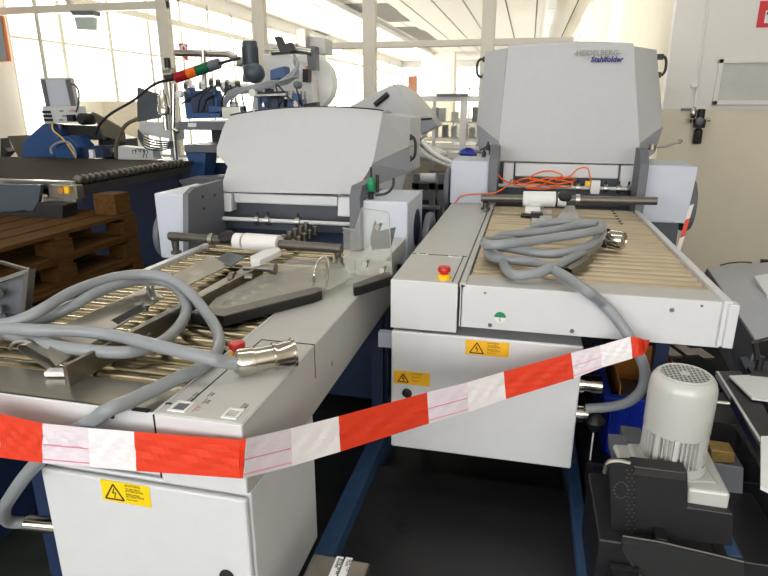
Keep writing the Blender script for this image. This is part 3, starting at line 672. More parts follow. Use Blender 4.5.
MB().lathe(a, d, [(.02, -.01), (.033, 0), (.036, .01), (.036, ln * .3), (.031, ln * .32), (.031, ln * .5), (.039, ln * .52), (.039, ln * .9), (.034, ln), (.03, ln * .95)], 32).build('plug', 'chrome', cb2)
MB().lathe(a + d * .31, d, [(.04, 0), (.04, .008)], 28).build('plug_strap', 'black', cb2)
# key hanging under the socket
mb = MB(); p = V((.33, 1.93, .40))
mb = MB().lathe(P(595, 421, y=1.94), (0, 0, 1), [(.012, -.04), (.03, -.01), (.034, 0), (.03, .012), (.008, .03)], 18)
o = empty('hanging_lead', P(595, 430, y=1.94), 'thin black tail hanging below the grey cable at the right feeder cabinet', 'cable')
mb.build('boot', 'black', o); MB().cyl(P(594, 428, y=1.94), P(590, 460, y=1.94), .003).build('white_lead', 'white', o)
# orange cable
mb = MB(); R = random.Random(3)
pts = [P(455, 203, y=3.52), P(462, 196, y=3.50), P(478, 194, y=3.49), P(494, 193, y=3.48), P(504, 188, y=3.50), P(510, 184, y=3.6)]
base = [(512, 180), (522, 184), (535, 181), (548, 178), (560, 180), (572, 183), (568, 187), (550, 186), (535, 184), (520, 186), (514, 183), (527, 178), (540, 180), (556, 184), (574, 181), (572, 178), (555, 178), (540, 186), (526, 188), (545, 189), (560, 186), (548, 182), (530, 179), (538, 173), (550, 171), (562, 175), (556, 181), (570, 176), (578, 169), (587, 168), (590, 176), (591, 182)]
pts += [P(u, v, y=3.66 + R.uniform(-.04, .04)) for u, v in base]
mb.tube(smooth(pts, 6), .0042, 8); mb.tube(smooth([P(496, 171, y=3.6), P(500, 177, y=3.58), P(505, 181, y=3.6), P(515, 184, y=3.66)], 5), .0042, 8)
tag(mb.build('orange_cable', 'orange_cable'), 'tangled thin orange cable lying on the right feeder under the tall hood', 'cable')

# ================================================================== BARRIER TAPE
def tape_pts(stations, n=14):
    """stations: (u_top, v_top, u_bot, v_bot, y, material)"""
    return stations
mb = MB()
st = [(-60, 406, -60, 452, .90, 0), (0, 414, 0, 457.5, .915, 0), (42.5, 423.5, 42.5, 463, .928, 2), (88, 428, 90, 467, .94, 1), (134, 431.7, 136.5, 471, .957, 0), (238, 440, 240, 478.5, .975, 0),
      (246, 438.7, 243, 478.5, .978, 2), (291, 428.5, 292, 466, 1.10, 1), (338.5, 416.4, 340.5, 451.6, 1.22, 0), (427, 392.5, 429, 423.5, 1.46, 2), (467.5, 382.5, 468.5, 412, 1.56, 1), (503.7, 371.7, 506, 399, 1.66, 0), (571, 353, 574, 378.5, 1.765, 2), (600, 345.5, 602, 367.5, 1.775, 1), (630.5, 336.5, 632.5, 358.5, 1.765, 0), (641, 338, 643, 354, 1.76, 0)]
for a, b in zip(st, st[1:]):
    n = 16; top = []; bot = []; m_ = a[5]
    for i in range(n + 1):
        t = i / n; y = a[4] + (b[4] - a[4]) * t
        u0 = a[0] + (b[0] - a[0]) * t; v0 = a[1] + (b[1] - a[1]) * t; u1 = a[2] + (b[2] - a[2]) * t; v1 = a[3] + (b[3] - a[3]) * t
        top.append(P(u0, v0, y=y)); bot.append(P(u1, v1, y=y))
    rows = 6; mb.m = m_
    grid = [[top[i].lerp(bot[i], r / rows) + V((0, .0018 * math.sin(i * .9 + r * 1.7 + a[0]) * math.sin(PI * r / rows), 0)) for i in range(n + 1)] for r in range(rows + 1)]
    for r in range(rows): mb.ribbon(grid[r], grid[r + 1], (0, .0006, 0))
    if m_ == 2:
        mb.m = 3
        for f in ((.50, .53), (.88, .905)):
            mb.ribbon([top[i].lerp(bot[i], f[0]) + V((0, -.0022, 0)) for i in range(n + 1)], [top[i].lerp(bot[i], f[1] ) + V((0, -.0022, 0)) for i in range(n + 1)], (0, .0004, 0))
mb.m = 0   # gathered, tied end round the cable
c = P(641, 347, y=1.765)
for k in range(5):
    a0 = P(638 + k * 1.5, 338 + (k % 2) * 2, y=1.757 - .002 * k); a1 = P(640 + k * 1.2, 356 - k * 1.5, y=1.757 - .002 * k); b0 = P(650 - k, 340 + k * 1.2, y=1.78); b1 = P(646, 352 - k * 1.5, y=1.78)
    mb.ribbon([a0, (a0 + b0) / 2 + V((0, -.006, 0)), b0], [a1, (a1 + b1) / 2 + V((0, -.006, 0)), b1], (0, .0006, 0))
tag(mb.build('barrier_tape', ['tape_red', 'tape_white', 'tape_sheer', 'tape_pink']), 'red and white barrier tape stretched across both feeders, tied to the grey cable', 'tape')
mb = MB(); a = [P(694, 204, y=3.3), P(690, 218, y=3.15), P(685, 236, y=2.98), P(680, 252, y=2.82)]; b = [p + V((-.02, 0, -.01)) for p in a]
for i in range(3): mb.m = (0, 1, 0)[i] if i != 1 else 1; mb.ribbon(a[i:i + 2], b[i:i + 2], (0, .001, 0))
tag(mb.build('barrier_tape', ['tape_white', 'tape_red']), 'short length of barrier tape hanging beside the right hand wheel, seen edge-on', 'tape')

# ================================================================== UNDER AND BETWEEN THE FEEDERS
bp = empty('base_pallet', (-.1, 1.9, 0), 'black floor plate with round holes between two blue beams under the right feeder', 'platform')
x0, x1, y0, y1 = -.50, .24, 1.0, 2.02
MB().box(x0, x1, y0, y1, .06, .1).build('deck', 'blackmetal', bp)
for u, v in ((402, 528), (542, 497), (556, 540)): MB().lathe(P(u, v, z=.1), (0, 0, 1), [(.028, .0005), (.028, .001)], 24).build('deck_hole', 'black', bp)
MB().box(x0 - .065, x0, .9, 2.5, .0, .16).build('blue_beam', 'blue_beam', bp, .003)
MB().box(x1, x1 + .045, .9, 2.5, .0, .14).build('blue_beam', 'blue_beam', bp, .003)
jb = empty('junction_box', P(340, 560, z=.15), 'silver metal box with two white paper strips at the bottom of the picture', 'box')
jz = .42
c = [P(314, 552, z=jz), P(373, 555, z=jz)]; jx0 = c[0].x; jx1 = c[1].x; jy1 = c[0].y
MB().box(jx0, jx1, jy1 - .2, jy1, .1, jz).build('box_body', 'steel_dull', jb, .008, 3)
mb = MB()
def strip(mb, u, v, w, l, lines):
    p = P(u, v, z=jz + .0005); mb.m = 0; mb.box(p.x, p.x + w, p.y - l, p.y, jz, jz + .0008); mb.m = 1
    for i, t in enumerate(lines): mb.text(t, (p.x + w * (.72 - .4 * i), p.y - .006, jz + .001), (0, -1, 0), (1, 0, 0), .011, .0002)
strip(mb, 337, 556, .018, .09, ['Wing 20 84', 'Bleistift']); strip(mb, 346, 557, .018, .09, ['Fach 123', 'Tisch'])
tag(mb.build('paper_label', ['paper', 'ink'], jb), 'white paper strips with small print')
# blue crate
cr = empty('plastic_crate', (.62, 2.55, .25), 'blue plastic crate holding brown cardboard, behind the grey motor', 'crate')
cx0, cx1, cy0, cy1, z0, z1 = .36, .66, 2.12, 2.62, .22, .47
mb = MB(); t = .012
mb.box(cx0, cx1, cy0, cy1, z0, z0 + t); mb.box(cx0, cx0 + t, cy0, cy1, z0, z1); mb.box(cx1 - t, cx1, cy0, cy1, z0, z1); mb.box(cx0, cx1, cy0, cy0 + t, z0, z1); mb.box(cx0, cx1, cy1 - t, cy1, z0, z1)
mb.box(cx0 - .02, cx1 + .02, cy0 - .02, cy0, z1 - .03, z1); mb.box(cx0 - .02, cx0, cy0, cy1, z1 - .03, z1)
for k in range(5): mb.box(cx0 + .02 + k * .06, cx0 + .03 + k * .06, cy0 - .01, cy0, z0, z1 - .03)
mb.build('crate_shell', 'crate', cr, .003)
cd = empty('cardboard_box', (.5, 2.35, z0 + .013), 'open brown cardboard box standing in the blue crate', 'box')
mb = MB(); a0, a1, b0, b1 = .40, .64, 2.15, 2.58
mb.box(a0, a0 + .004, b0, b1, z0 + .013, z1 + .03); mb.box(a1 - .004, a1, b0, b1, z0 + .013, z1 + .03); mb.box(a0, a1, b0, b0 + .004, z0 + .013, z1 - .01); mb.box(a0, a1, b1 - .004, b1, z0 + .013, z1 + .03); mb.box(a0, a1, b0, b1, z0 + .013, z0 + .017)
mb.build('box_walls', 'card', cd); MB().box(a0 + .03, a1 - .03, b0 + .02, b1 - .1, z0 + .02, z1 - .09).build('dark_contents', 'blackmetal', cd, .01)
tag(MB().box(.30, 1.0, 2.05, 2.75, .0, .218).build('low_bench', 'blackmetal', None, .004), 'black low shelf carrying the blue crate', 'shelf')

# motor
W = 1.62
mo = FWD * W + RT * ((685 - CX) / F * W) + UP * ((CY - 374) / F * W) + V((0, 0, EYE))
mx, my, mz = mo
mr = .087
mt = empty('electric_motor', (mx, my, mz - .36), 'grey upright electric motor with round fan grille and cooling ribs', 'motor')
MB().lathe((mx, my, mz), (0, 0, 1), [(mr * .985, -.165), (mr * .985, -.16), (mr, -.155), (mr, -.045), (mr * .985, -.03), (mr * .93, -.013), (mr * .85, -.003), (mr * .76, 0), (mr * .70, 0)], 48).build('fan_cover', 'motor', mt)
mb = MB()
for k in range(-6, 7):
    o_ = k * .0112; w = math.sqrt(max((mr * .72) ** 2 - o_ ** 2, 0))
    if w > .01: mb.box(mx - w, mx + w, my + o_ - .0012, my + o_ + .0012, mz + .0, mz + .0018); mb.box(mx + o_ - .0014, mx + o_ + .0014, my - w, my + w, mz + .0, mz + .0018)
mb.tube([(mx + mr * .735 * math.cos(2 * PI * k / 40), my + mr * .735 * math.sin(2 * PI * k / 40), mz + .001) for k in range(41)], .003, 6); mb.lathe((mx, my, mz), (0, 0, 1), [(.012, 0), (.012, .004)], 16)
mb.build('fan_grille', 'motor', mt)
MB().lathe((mx, my, mz), (0, 0, 1), [(mr * .72, .0003), (mr * .72, .0010)], 32).build('grille_opening', 'seam', mt)
mb = MB().lathe((mx, my, mz - .165), (0, 0, 1), [(mr * .84, -.105), (mr * .84, 0)], 40)
for k in range(44):
    a = 2 * PI * k / 44; c = V((mx + math.cos(a) * mr * .90, my + math.sin(a) * mr * .90, mz - .213)); mb.obox(c, (mr * .16, .0028, .10), (0, 0, a))
mb.build('ribbed_body', 'motor', mt)
for a in (-2.3, -1.75, -.9):
    mb = MB(); c = V((mx + math.cos(a) * mr * .97, my + math.sin(a) * mr * .97, mz - .213)); mb.obox(c, (.012, .012, .105), (0, 0, a)); mb.build('tie_rail', 'motor', mt)
MB().lathe((mx, my, mz - .25), (0, 0, 1), [(mr * 1.02, -.03), (mr * 1.06, -.02), (mr * 1.02, 0)], 40).build('end_ring', 'motor', mt)
mb = MB().obox((mx + .0, my, mz - .315), (mr * 2.25, mr * 2.1, .075), (0, 0, .1)); mb.obox((mx - .10, my - .01, mz - .30), (.07, .2, .02), (0, 0, .1)); mb.box(mx + .02, mx + .125, my - .12, my + .1, mz - .41, mz - .28)
mb.build('flange', 'motor', mt, .008)
MB().cyl((mx + mr, my, mz - .075), (mx + mr + .035, my, mz - .075), .005).build('grease_nipple', 'steel', mt)
# guard box and chain
gd = empty('chain_guard', (mx - .02, my - .2, .2), 'black bent sheet guard with a perforated left edge below the motor', 'guard')
gz = mz - .34
def Q(u, v, y): return P(u, v, y=y)
ya, yb2 = my - .14, my - .20
MB().prism([Q(632, 466, ya), Q(688, 473, ya), Q(688, 507, ya), Q(734, 514, ya), Q(732, 551, ya), Q(632, 533, ya)], (0, .05, 0)).build('guard_sheet', 'guard', gd, .004)
MB().prism([Q(634, 468, ya - .002), Q(686, 474, ya - .002), Q(686, 480, ya - .02), Q(634, 474, ya - .02)], (0, -.004, 0)).build('guard_fold', 'guard', gd)
MB().prism([Q(610, 466, ya), Q(634, 466, ya), Q(634, 537, ya), Q(612, 535, ya)], (0, .04, 0)).build('guard_side', 'blackmetal', gd)
mb = MB()
for j in range(17):
    for i in range(2): mb.lathe(Q(627 + i * 5 + (j % 2) * 2, 470 + j * 3.9, ya - .001), (0, -1, 0), [(.0025, 0), (.0025, .001)], 8)
for k in range(14): a = 2 * PI * k / 14; mb.lathe(Q(621 + 7 * math.cos(a), 490 + 8 * math.sin(a), ya - .001), (0, -1, 0), [(.0025, 0), (.0025, .001)], 8)
mb.build('perforation', 'steel_dull', gd)
mb = MB(); c = Q(617, 468, ya - .02); mb.tube(smooth([c + V((-.03, 0, -.02)), c + V((-.025, 0, .012)), c + V((0, 0, .022)), c + V((.03, 0, .02))], 5), .006, 8); mb.build('guard_rim', 'steel_dull', gd)
for u, v in ((660, 538), (720, 555)):
    p = Q(u, v, ya - .03); mb = MB().box(p.x - .014, p.x + .014, p.y - .02, p.y + .03, p.z - .012, p.z + .012); mb.build('guard_hinge', 'black', gd, .002)
# clear cover below
ps = [(623, 536), (660, 542), (720, 556), (744, 562), (744, 620), (660, 610), (640, 576), (622, 550)]
cvr = empty('clear_cover', Q(680, 600, ya - .06), 'clear plastic cover with a bright cut edge at the bottom right, under the black guard', 'cover')
MB().prism([Q(u, v, ya - .06) for u, v in ps], (0, .004, 0)).build('cover_sheet', 'polycarb', cvr)
MB().tube([Q(u, v, ya - .061) for u, v in [(744, 562), (720, 556), (660, 542), (623, 536), (622, 550), (640, 576), (660, 610)]], .002, 6).build('cut_edge', 'steel', cvr)
# grey gearbox at right, brass block
gb = empty('gear_box', (mx + .2, my + .1, .2), 'dark grey block with a brass topped lug right of the motor', 'gearbox')
yq = my + .12
MB().prism([Q(712, 462, yq), Q(744, 468, yq), Q(742, 520, yq), Q(712, 512, yq)], (0, .12, 0)).build('block', 'plate_dark', gb, .004)
MB().prism([Q(711, 450, yq), Q(735, 453, yq), Q(735, 463, yq), Q(711, 462, yq)], (0, .06, 0)).build('brass_lug', mat('brass_plate', (150, 125, 70), .45, .6, noise=.3, nscale=60), gb, .002)
# base blocks left of the motor
mb = MB()
mb.prism([Q(625, 441, yq), Q(646, 444, yq), Q(646, 462, yq), Q(622, 462, yq)], (0, .1, 0)); mb.prism([Q(612, 450, yq - .05), Q(634, 452, yq - .05), Q(634, 464, yq - .05), Q(612, 462, yq - .05)], (0, .1, 0))
tag(mb.build('bearing_bracket', 'plate_dark', None, .003), 'dark bracket left of the motor foot, above the perforated guard', 'bracket')
# tall clear side screen
a = P(716, 395, y=2.2); ss = empty('side_screen', (a.x + .1, 1.9, .0), 'tall smoky plastic screen slanting away right of the motor', 'screen')
sx = .78
mb = MB().prism([P(715, 394, x=sx), P(775, 490, x=sx), P(775, 600, x=sx), P(720, 560, x=sx), P(712, 440, x=sx)], (.005, 0, 0)); mb.build('screen_sheet', 'polycarb', ss)
MB().tube([P(715, 394, x=sx), P(775, 490, x=sx)], .003, 6).build('screen_edge', 'steel', ss)
# machine bed the motor stands on
mb = MB().box(mx - .2, mx + .28, my - .19, my + .13, .1, mz - .43)
tag(mb.build('machine_bed', 'blackmetal', None, .004), 'black machine bed carrying the grey motor', 'machine bed')
bf = empty('stepped_casting', Q(755, 570, my - .3), 'blue painted stepped casting at the bottom right corner', 'machine part')
mb = MB().prism([Q(726, 556, my - .18), Q(741, 556, my - .18), Q(747, 563, my - .18), Q(758, 564, my - .18), Q(768, 576, my - .18), Q(768, 610, my - .18), Q(726, 610, my - .18)], (0, .1, 0)); mb.build('casting', 'blue_beam', bf, .004)
MB().lathe(Q(768, 563, my - .1), (-1, -.3, 0), [(.02, 0), (.03, .0), (.03, .02), (.012, .03)], 20).build('pipe_end', 'steel', bf)
# dark perforated tray strip left of guard
mb = MB().box(.30, .37, 1.35, 1.9, .1, .30)
for k in range(9): mb.box(.298, .372, 1.36 + k * .05, 1.375 + k * .05, .30, .306)
tag(mb.build('cable_tray', 'blackmetal'), 'black slatted cable tray between the blue beam and the perforated guard', 'tray')

# ================================================================== RIGHT: delivery table, chute, papers
ct = empty('delivery_chute', (1.5, 3.2, 0), 'grey blue sheet metal cover sloping beside the right feeder against the wall', 'machine cover')
t0 = P(707, 267, y=3.55); t1 = P(770, 262, y=3.75); t2 = P(800, 330, y=2.35); t3 = P(756, 341, y=2.30)
MB().prism([t0, t1, t2, t3], (0, 0, -.012)).build('cover_sheet', 'chute', ct, .003)
MB().prism([t0 + V((0, 0, -.012)), t3 + V((0, 0, -.012)), t3 + V((-.02, 0, -.2)), t0 + V((-.05, 0, -.2))], (.01, 0, 0)).build('cover_side', 'plate_dark', ct)
MB().prism([t3, t2, t2 + V((0, 0, -.12)), t3 + V((0, 0, -.12))], (0, .01, 0)).build('cover_end', 'blackmetal', ct)
mb = MB()
nrm = (t1 - t0).cross(t3 - t0).normalized(); nrm = -nrm if nrm.z < 0 else nrm
for k in range(3):
    c = t0 + (P(736 + k * 2.6, 293.5 + k * 1.6, y=3.0) - t0); f = .36 + k * .03; c = t0.lerp(t3, .42 + k * .025).lerp(t1.lerp(t2, .42 + k * .025), .30) + nrm * .001; mb.obox(c, (.03, .008, .003), (0, 0, .1))
mb.build('vent_slot', 'seam', ct)
MB().tube(smooth([t0.lerp(t1, .2) + nrm * .004, t0.lerp(t1, .35) + nrm * .022 + V((0, -.03, 0)), t0.lerp(t1, .55) + nrm * .02 + V((0, -.03, 0)), t0.lerp(t1, .7) + nrm * .004], 5), .004, 8).build('cover_handle', 'black', ct)
sk = P(765, 264, y=WY - .01); tag(MB().box(sk.x - .04, sk.x + .04, WY - .04, WY, sk.z - .04, sk.z + .04).build('wall_socket', 'blackmetal', None, .004), 'dark square socket on the cream wall above the sloping grey cover', 'socket')
pw = P(760, 282, y=3.0); tag(MB().prism([P(754, 278, y=3.2), P(775, 274, y=3.3), P(775, 296, y=2.9), P(767, 298, y=2.85)], (0, 0, .01)).build('white_tray', 'paper'), 'white tray edge lying beside the sloping grey cover', 'tray')
dt = empty('delivery_table', (1.2, 2.4, 0), 'black metal table with bright edges to the right of the motor', 'table')
zt = .58
MB().prism([P(717, 371, z=zt), P(740, 371, z=zt), P(830, 480, z=zt), P(778, 480, z=zt)], (0, 0, -.03)).build('table_frame', 'blackmetal', dt)
MB().prism([P(716, 371, z=zt + .003), P(718.5, 371, z=zt + .003), P(781, 470, z=zt + .003), P(778, 470, z=zt + .003)], (0, 0, -.02)).build('bright_edge', 'paint', dt)
MB().prism([P(740, 357, z=zt), P(830, 350, z=zt), P(880, 480, z=zt), P(800, 480, z=zt)], (0, 0, -.03)).build('table_plate', 'housing_dark', dt)
a = P(735, 340, z=zt - .1); 
for X, Y in ((1.0, 2.0), (1.0, 2.9), (1.7, 2.9)): MB().box(X, X + .04, Y, Y + .04, 0, zt - .031).build('leg', 'blackmetal', dt)
pp = [(729, 375.5), (772, 374), (775, 401), (752, 398)]
tag(MB().prism([P(u, v, z=zt + .012) for u, v in pp], (0, 0, -.006)).build('paper_sheet', 'paper'), 'white sheet lying on the black table right of the motor', 'paper')
tag(MB().prism([P(761, 436, z=zt + .03), P(790, 436, z=zt + .03), P(790, 500, z=zt + .03), P(761, 486, z=zt + .03)], (0, 0, -.01)).build('paper_sheet', 'paper'), 'white sheet edge at the right border beside the smoky screen', 'paper')
mb = MB(); c = P(758, 372, z=zt + .02); mb.cyl(c, c + V((0, 0, .06)), .012); mb.tube([c + V((-.01, 0, .05)), c + V((-.03, 0, .11))], .010); mb.box(c.x - .03, c.x + .03, c.y - .02, c.y + .02, zt + .012, zt + .03)
tag(mb.build('sheet_clamp', 'blackmetal'), 'small black clamp with bright lever on the white sheet', 'clamp')
# rails beneath the right feeder
mb = MB()
for (u0, v0, u1, v1, w) in ((672, 346, 700, 356, .03), (690, 338, 735, 378, .04), (660, 349, 668, 357, .03), (705, 350, 712, 358, .05)):
    pass
st_ = empty('under_frame', (.9, 2.3, 0), 'black frame with pale metal strips under the right feeder corner', 'frame')
MB().box(.45, 1.0, 2.75, 3.0, .1, .5).build('frame_box', 'blackmetal', st_)
mb = MB()
for u, v in ((670, 352), (686, 351), (702, 354)): p = P(u, v, z=.52); mb.obox(p, (.05, .10, .01), (0, 0, .3))
mb.build('metal_strip', 'steel_dull', st_)
MB().box(.70, 1.15, 2.05, 2.3, .3, .44).build('frame_rail', 'blackmetal', st_)

# ================================================================== WALL ITEMS
wf = empty('wall_window', (2.0, WY, 1.5), 'framed pale glass pane on the right white wall', 'window')
a = P(719, 59, y=WY - .01); b = P(790, 105, y=WY - .01)
mb = MB(); t = .035
mb.box(a.x, b.x + .3, WY - .03, WY, a.z - t, a.z); mb.box(a.x, b.x + .3, WY - .03, WY, b.z, b.z + t); mb.box(a.x, a.x + t, WY - .03, WY, b.z, a.z); mb.box(b.x + .3 - t, b.x + .3, WY - .03, WY, b.z, a.z)
mb.build('pane_frame', 'wall_white', wf, .004)
MB().box(a.x + t, b.x + .3 - t, WY - .012, WY - .002, b.z + t, a.z - t).build('frosted_pane', mat('frosted_pane', (192, 194, 190), .3, noise=.12, nscale=3), wf)
a = P(757, 1, y=WY - .005); b = P(756, 27.5, y=WY - .005)
mb = MB().box(b.x, b.x + .24, WY - .006, WY - .001, b.z, a.z); mb.m = 1
mb.box(b.x + .05, b.x + .2, WY - .008, WY - .006, b.z + .03, a.z - .07); mb.m = 0; mb.box(b.x + .075, b.x + .2, WY - .009, WY - .008, b.z + .05, a.z - .11); mb.m = 2
mb.tube(smooth([(b.x + .06, WY - .01, a.z - .1), (b.x + .08, WY - .01, a.z - .07), (b.x + .13, WY - .01, a.z - .06)], 4), .006, 6)
tag(mb.build('fire_sign', ['signred', 'white', 'ink'], None), 'red and white fire equipment sign at the top right corner of the wall', 'sign')
rg = empty('air_regulator', P(697, 125, y=WY - .05), 'black compressed air regulator hanging on a thin pipe on the right wall', 'regulator')
def W_(u, v, d=.05): return P(u, v, y=WY - d)
MB().tube([W_(708, 0, .02), W_(697, 88, .02), W_(694, 106, .02)], .007, 8).build('air_pipe', 'white', rg)
MB().tube([W_(708, -40, .02), W_(708, 0, .02)], .007, 8).build('air_pipe', 'white', rg)
mb = MB().lathe(W_(699.5, 124), (0, 0, 1), [(.03, -.16), (.034, -.15), (.034, -.05), (.02, -.04), (.02, -.03), (.045, -.03), (.045, .035), (.03, .04), (.03, .115), (.02, .12)], 20); mb.build('regulator_body', 'black', rg)
MB().lathe(W_(699.5, 121, .09), (0, -1, 0), [(.03, 0), (.03, .015), (.02, .02)], 20).build('gauge', 'plate_dark', rg)
MB().cyl(W_(704, 120), W_(710, 120), .014).build('brass_fitting', 'chrome', rg); mb = MB(); mb.lathe(W_(693, 113), (0, 0, 1), [(.02, -.08), (.026, -.05), (.014, -.04), (.026, -.02), (.026, .02), (.012, .05)], 14); mb.build('brass_fitting', 'chrome', rg)
MB().beam(W_(681, 109.5), W_(692, 109.5), .018, .02).build('valve_lever', 'plate_dark', rg, .002)
MB().box(W_(692, 86).x, W_(698, 86).x, WY - .03, WY, W_(692, 87).z, W_(692, 84).z).build('pipe_clip', 'white', rg)

# ================================================================== LEFT: belt table, pallets, roller rack
tb = empty('belt_table', (-3.4, 3.9, 0), 'dark belt conveyor table with a row of round wheels along its right edge', 'conveyor')
tz = 1.05
MB().box(-4.9, -2.72, 3.12, 4.55, tz - .03, tz).build('belt', 'mesh', tb)
MB().box(-4.9, -2.68, 3.08, 3.12, tz - .045, tz + .005).build('front_rail', 'steel', tb, .003)
MB().box(-4.9, -2.72, 3.14, 4.5, tz - .09, tz - .035).build('table_body', 'blackmetal', tb)
proto = None
for k in range(21):
    o = MB().lathe((0, 0, 0), (0, 1, 0), [(.012, -.016), (.026, -.014), (.030, 0), (.026, .008), (.012, .010)], 16).build('edge_wheel', 'tube', None) if proto is None else proto.copy()
    if proto is None: proto = o
    else: COL.objects.link(o)
    o.parent = tb; o.location = V((-2.70, 3.16 + k * .058, tz - .025)) - tb.location
mb = MB().box(-2.80, -2.60, 3.02, 3.08, tz - .09, tz - .01); mb.box(-2.83, -2.6, 3.0, 3.06, tz - .11, tz - .085); mb.cyl((-2.85, 3.0, tz - .07), (-2.85, 3.0, tz - .02), .02); mb.build('corner_fitting', 'steel_dull', tb, .003)
mb = MB().lathe((-2.70, 3.015, tz - .04), (0, -1, 0), [(.02, 0), (.02, .01)], 14); mb.build('cap', 'card', tb); MB().box(-2.67, -2.64, 3.0, 3.02, tz - .055, tz - .015).build('yellow_cap', 'yellow', tb)
mb = MB().prism([P(-20, 184, y=2.98), P(41, 185, y=2.98), P(38, 202, y=2.98), P(31, 214, y=2.98), P(24, 210, y=2.98), P(-20, 216, y=2.98)], (0, .03, 0)); mb.build('side_bracket', 'motor_dark', tb, .003)
MB().prism([P(36, 203, y=2.9), P(63, 205, y=2.9), P(62, 222, y=2.9), P(-20, 223, y=2.9), P(-20, 214, y=2.9), P(34, 213, y=2.9)], (0, .12, 0)).build('lower_box', 'blackmetal', tb, .004)
for X, Y in ((-4.6, 3.2), (-2.85, 4.4), (-4.6, 4.4)): MB().box(X, X + .06, Y, Y + .06, 0, tz - .09).build('leg', 'blue_dark', tb)
px0, px1, py0, py1 = -3.15, -2.35, 1.95, 3.2
def pallet_proto(label):
    r = empty('wooden_pallet', (px0, py0, 0), label, 'pallet', 'wooden pallets stacked under the belt table')
    for i in range(5): MB().box(px0 + i * .165, px0 + i * .165 + .14, py0, py1, .122, .144).build('deck_board', 'wood', r, .002)
    for j in range(3): yy = py0 + j * (py1 - py0 - .1) / 2; MB().box(px0, px1, yy, yy + .1, .100, .122).build('stringer_board', 'wood', r, .002)
    for i in range(3):
        for j in range(3): xx = px0 + i * .34; yy = py0 + j * (py1 - py0 - .14) / 2; MB().box(xx, min(xx + .12, px1), yy, yy + .14, .022, .1).build('block', 'wood', r, .002)
    for i in range(3): xx = px0 + i * .34; MB().box(xx, min(xx + .12, px1), py0, py1, 0, .022).build('runner', 'wood', r, .002)
    return r
labs = ['brown wooden pallet lying on the floor, lowest of the stack at the left', 'wooden pallet second from the floor in the stack at the left', 'wooden pallet third from the floor in the stack at the left',
        'wooden pallet third from the top in the stack at the left', 'wooden pallet directly below the topmost one at the left', 'topmost wooden pallet of the stack under the dark belt table']
pr_ = pallet_proto(labs[0])
for k in range(1, 6):
    o = copy_tree(pr_); o.location = V((px0 + (0, .01, -.01, .012, -.006, .0)[k], py0 + (0, -.01, .012, 0, .01, 0)[k], k * .1442)); o['label'] = labs[k]
p = P(122, 205, y=3.1)
tag(MB().box(-2.52, -2.37, 3.05, 3.19, .866, .99).build('wood_block', 'wood', None, .004), 'upright wooden block between the top pallet and the belt table', 'block')
rk = empty('roller_rack', P(10, 320, x=-1.62), 'steel bracket with short shiny rollers at the left border', 'rack')
c0 = P(28, 268, x=-1.62); yb_ = c0.y
ry = 1.60
MB().prism([P(-30, 290, y=ry), P(2, 283, y=ry), P(28, 271, y=ry), P(23, 318, y=ry), P(-30, 335, y=ry)], (0, .01, 0)).build('back_plate', 'plate_dark', rk)
MB().beam(P(-30, 291, y=ry - .06), P(29, 270, y=ry - .02), .012, .012).build('top_edge', 'steel', rk)
MB().beam(P(0, 262, y=ry + .12), P(29, 270, y=ry - .02), .010, .010).build('top_edge', 'steel_dull', rk)
MB().prism([P(24, 273, y=ry - .03), P(29, 270, y=ry - .03), P(24, 320, y=ry - .03), P(19, 322, y=ry - .03)], (0, .03, 0)).build('end_plate', 'steel_dull', rk)
for v in (291, 307): MB().lathe(P(-30, v + 6, y=ry - .05), P(16, v, y=ry - .05) - P(-30, v + 6, y=ry - .05), [(.02, 0), (.02, .105), (.012, .108), (.012, .118), (.016, .12), (.016, .128)], 20).build('roller', 'chrome', rk)
MB().box(-1.75, -1.68, 1.60, 1.68, 0, .80).build('stand', 'blackmetal', rk)
tag(MB().box(-2.3, -1.75, 1.2, 1.6, 0, .55).build('dark_cabinet', 'blue_dark', None, .006), 'dark blue cabinet at the lower left behind the grey cable', 'cabinet')
tag(MB().cyl((-1.30, 1.35, .02), (-1.30, 1.35, .40), .07).build('black_drum', 'blackmetal', None, .004), 'black cylinder standing left of the left feeder cabinet', 'drum')

# ================================================================== LEFT BACKGROUND MACHINERY
def B(u, v, y=5.0): return P(u, v, y=y)
def poly(pts, y, d, name, m, root, bevel=.004): return MB().prism([B(u, v, y) for u, v in pts], (0, d, 0)).build(name, m, root, bevel)
g = empty('drive_unit', B(50, 160), 'blue machine drive housing with cables behind the belt table', 'machine')
poly([(22, 142), (42, 124), (50, 125), (60, 140), (66, 157), (20, 160)], 4.95, .3, 'housing', 'blue', g, .015)
poly([(55, 137), (68, 136), (77, 147), (76, 160), (56, 160)], 4.85, .25, 'housing', 'blue', g, .01)
poly([(77, 147), (102, 146), (103, 158), (77, 158)], 4.9, .2, 'housing', 'blue_dark', g, .006)
MB().box(B(98, 150).x, B(102, 150).x, 4.87, 4.9, B(0, 155).z, B(0, 147).z).build('white_tag', 'paper', g)
poly([(7, 136), (30, 135), (22, 155), (18, 157)], 5.2, .05, 'side_plate', 'olive', g)
MB().tube(smooth([B(52, 154, 4.8), B(51, 148, 4.8), B(58, 143, 4.8), B(67, 142, 4.8), B(73, 148, 4.8), B(76, 156, 4.8)], 5), .012, 8).build('hose', 'cable', g)
MB().tube(smooth([B(52, 122, 4.8), B(53, 130, 4.8), B(60, 136, 4.8), B(68, 145, 4.8), B(76, 158, 4.8)], 5), .006, 8).build('hose', 'yellow', g)
poly([(50, 124), (98, 126), (104, 140), (72, 140), (60, 134)], 5.1, .1, 'carriage', 'blackmetal', g)
poly([(0, 138), (4, 148), (8, 152), (0, 160)], 4.9, .1, 'edge_block', 'blackmetal', g)
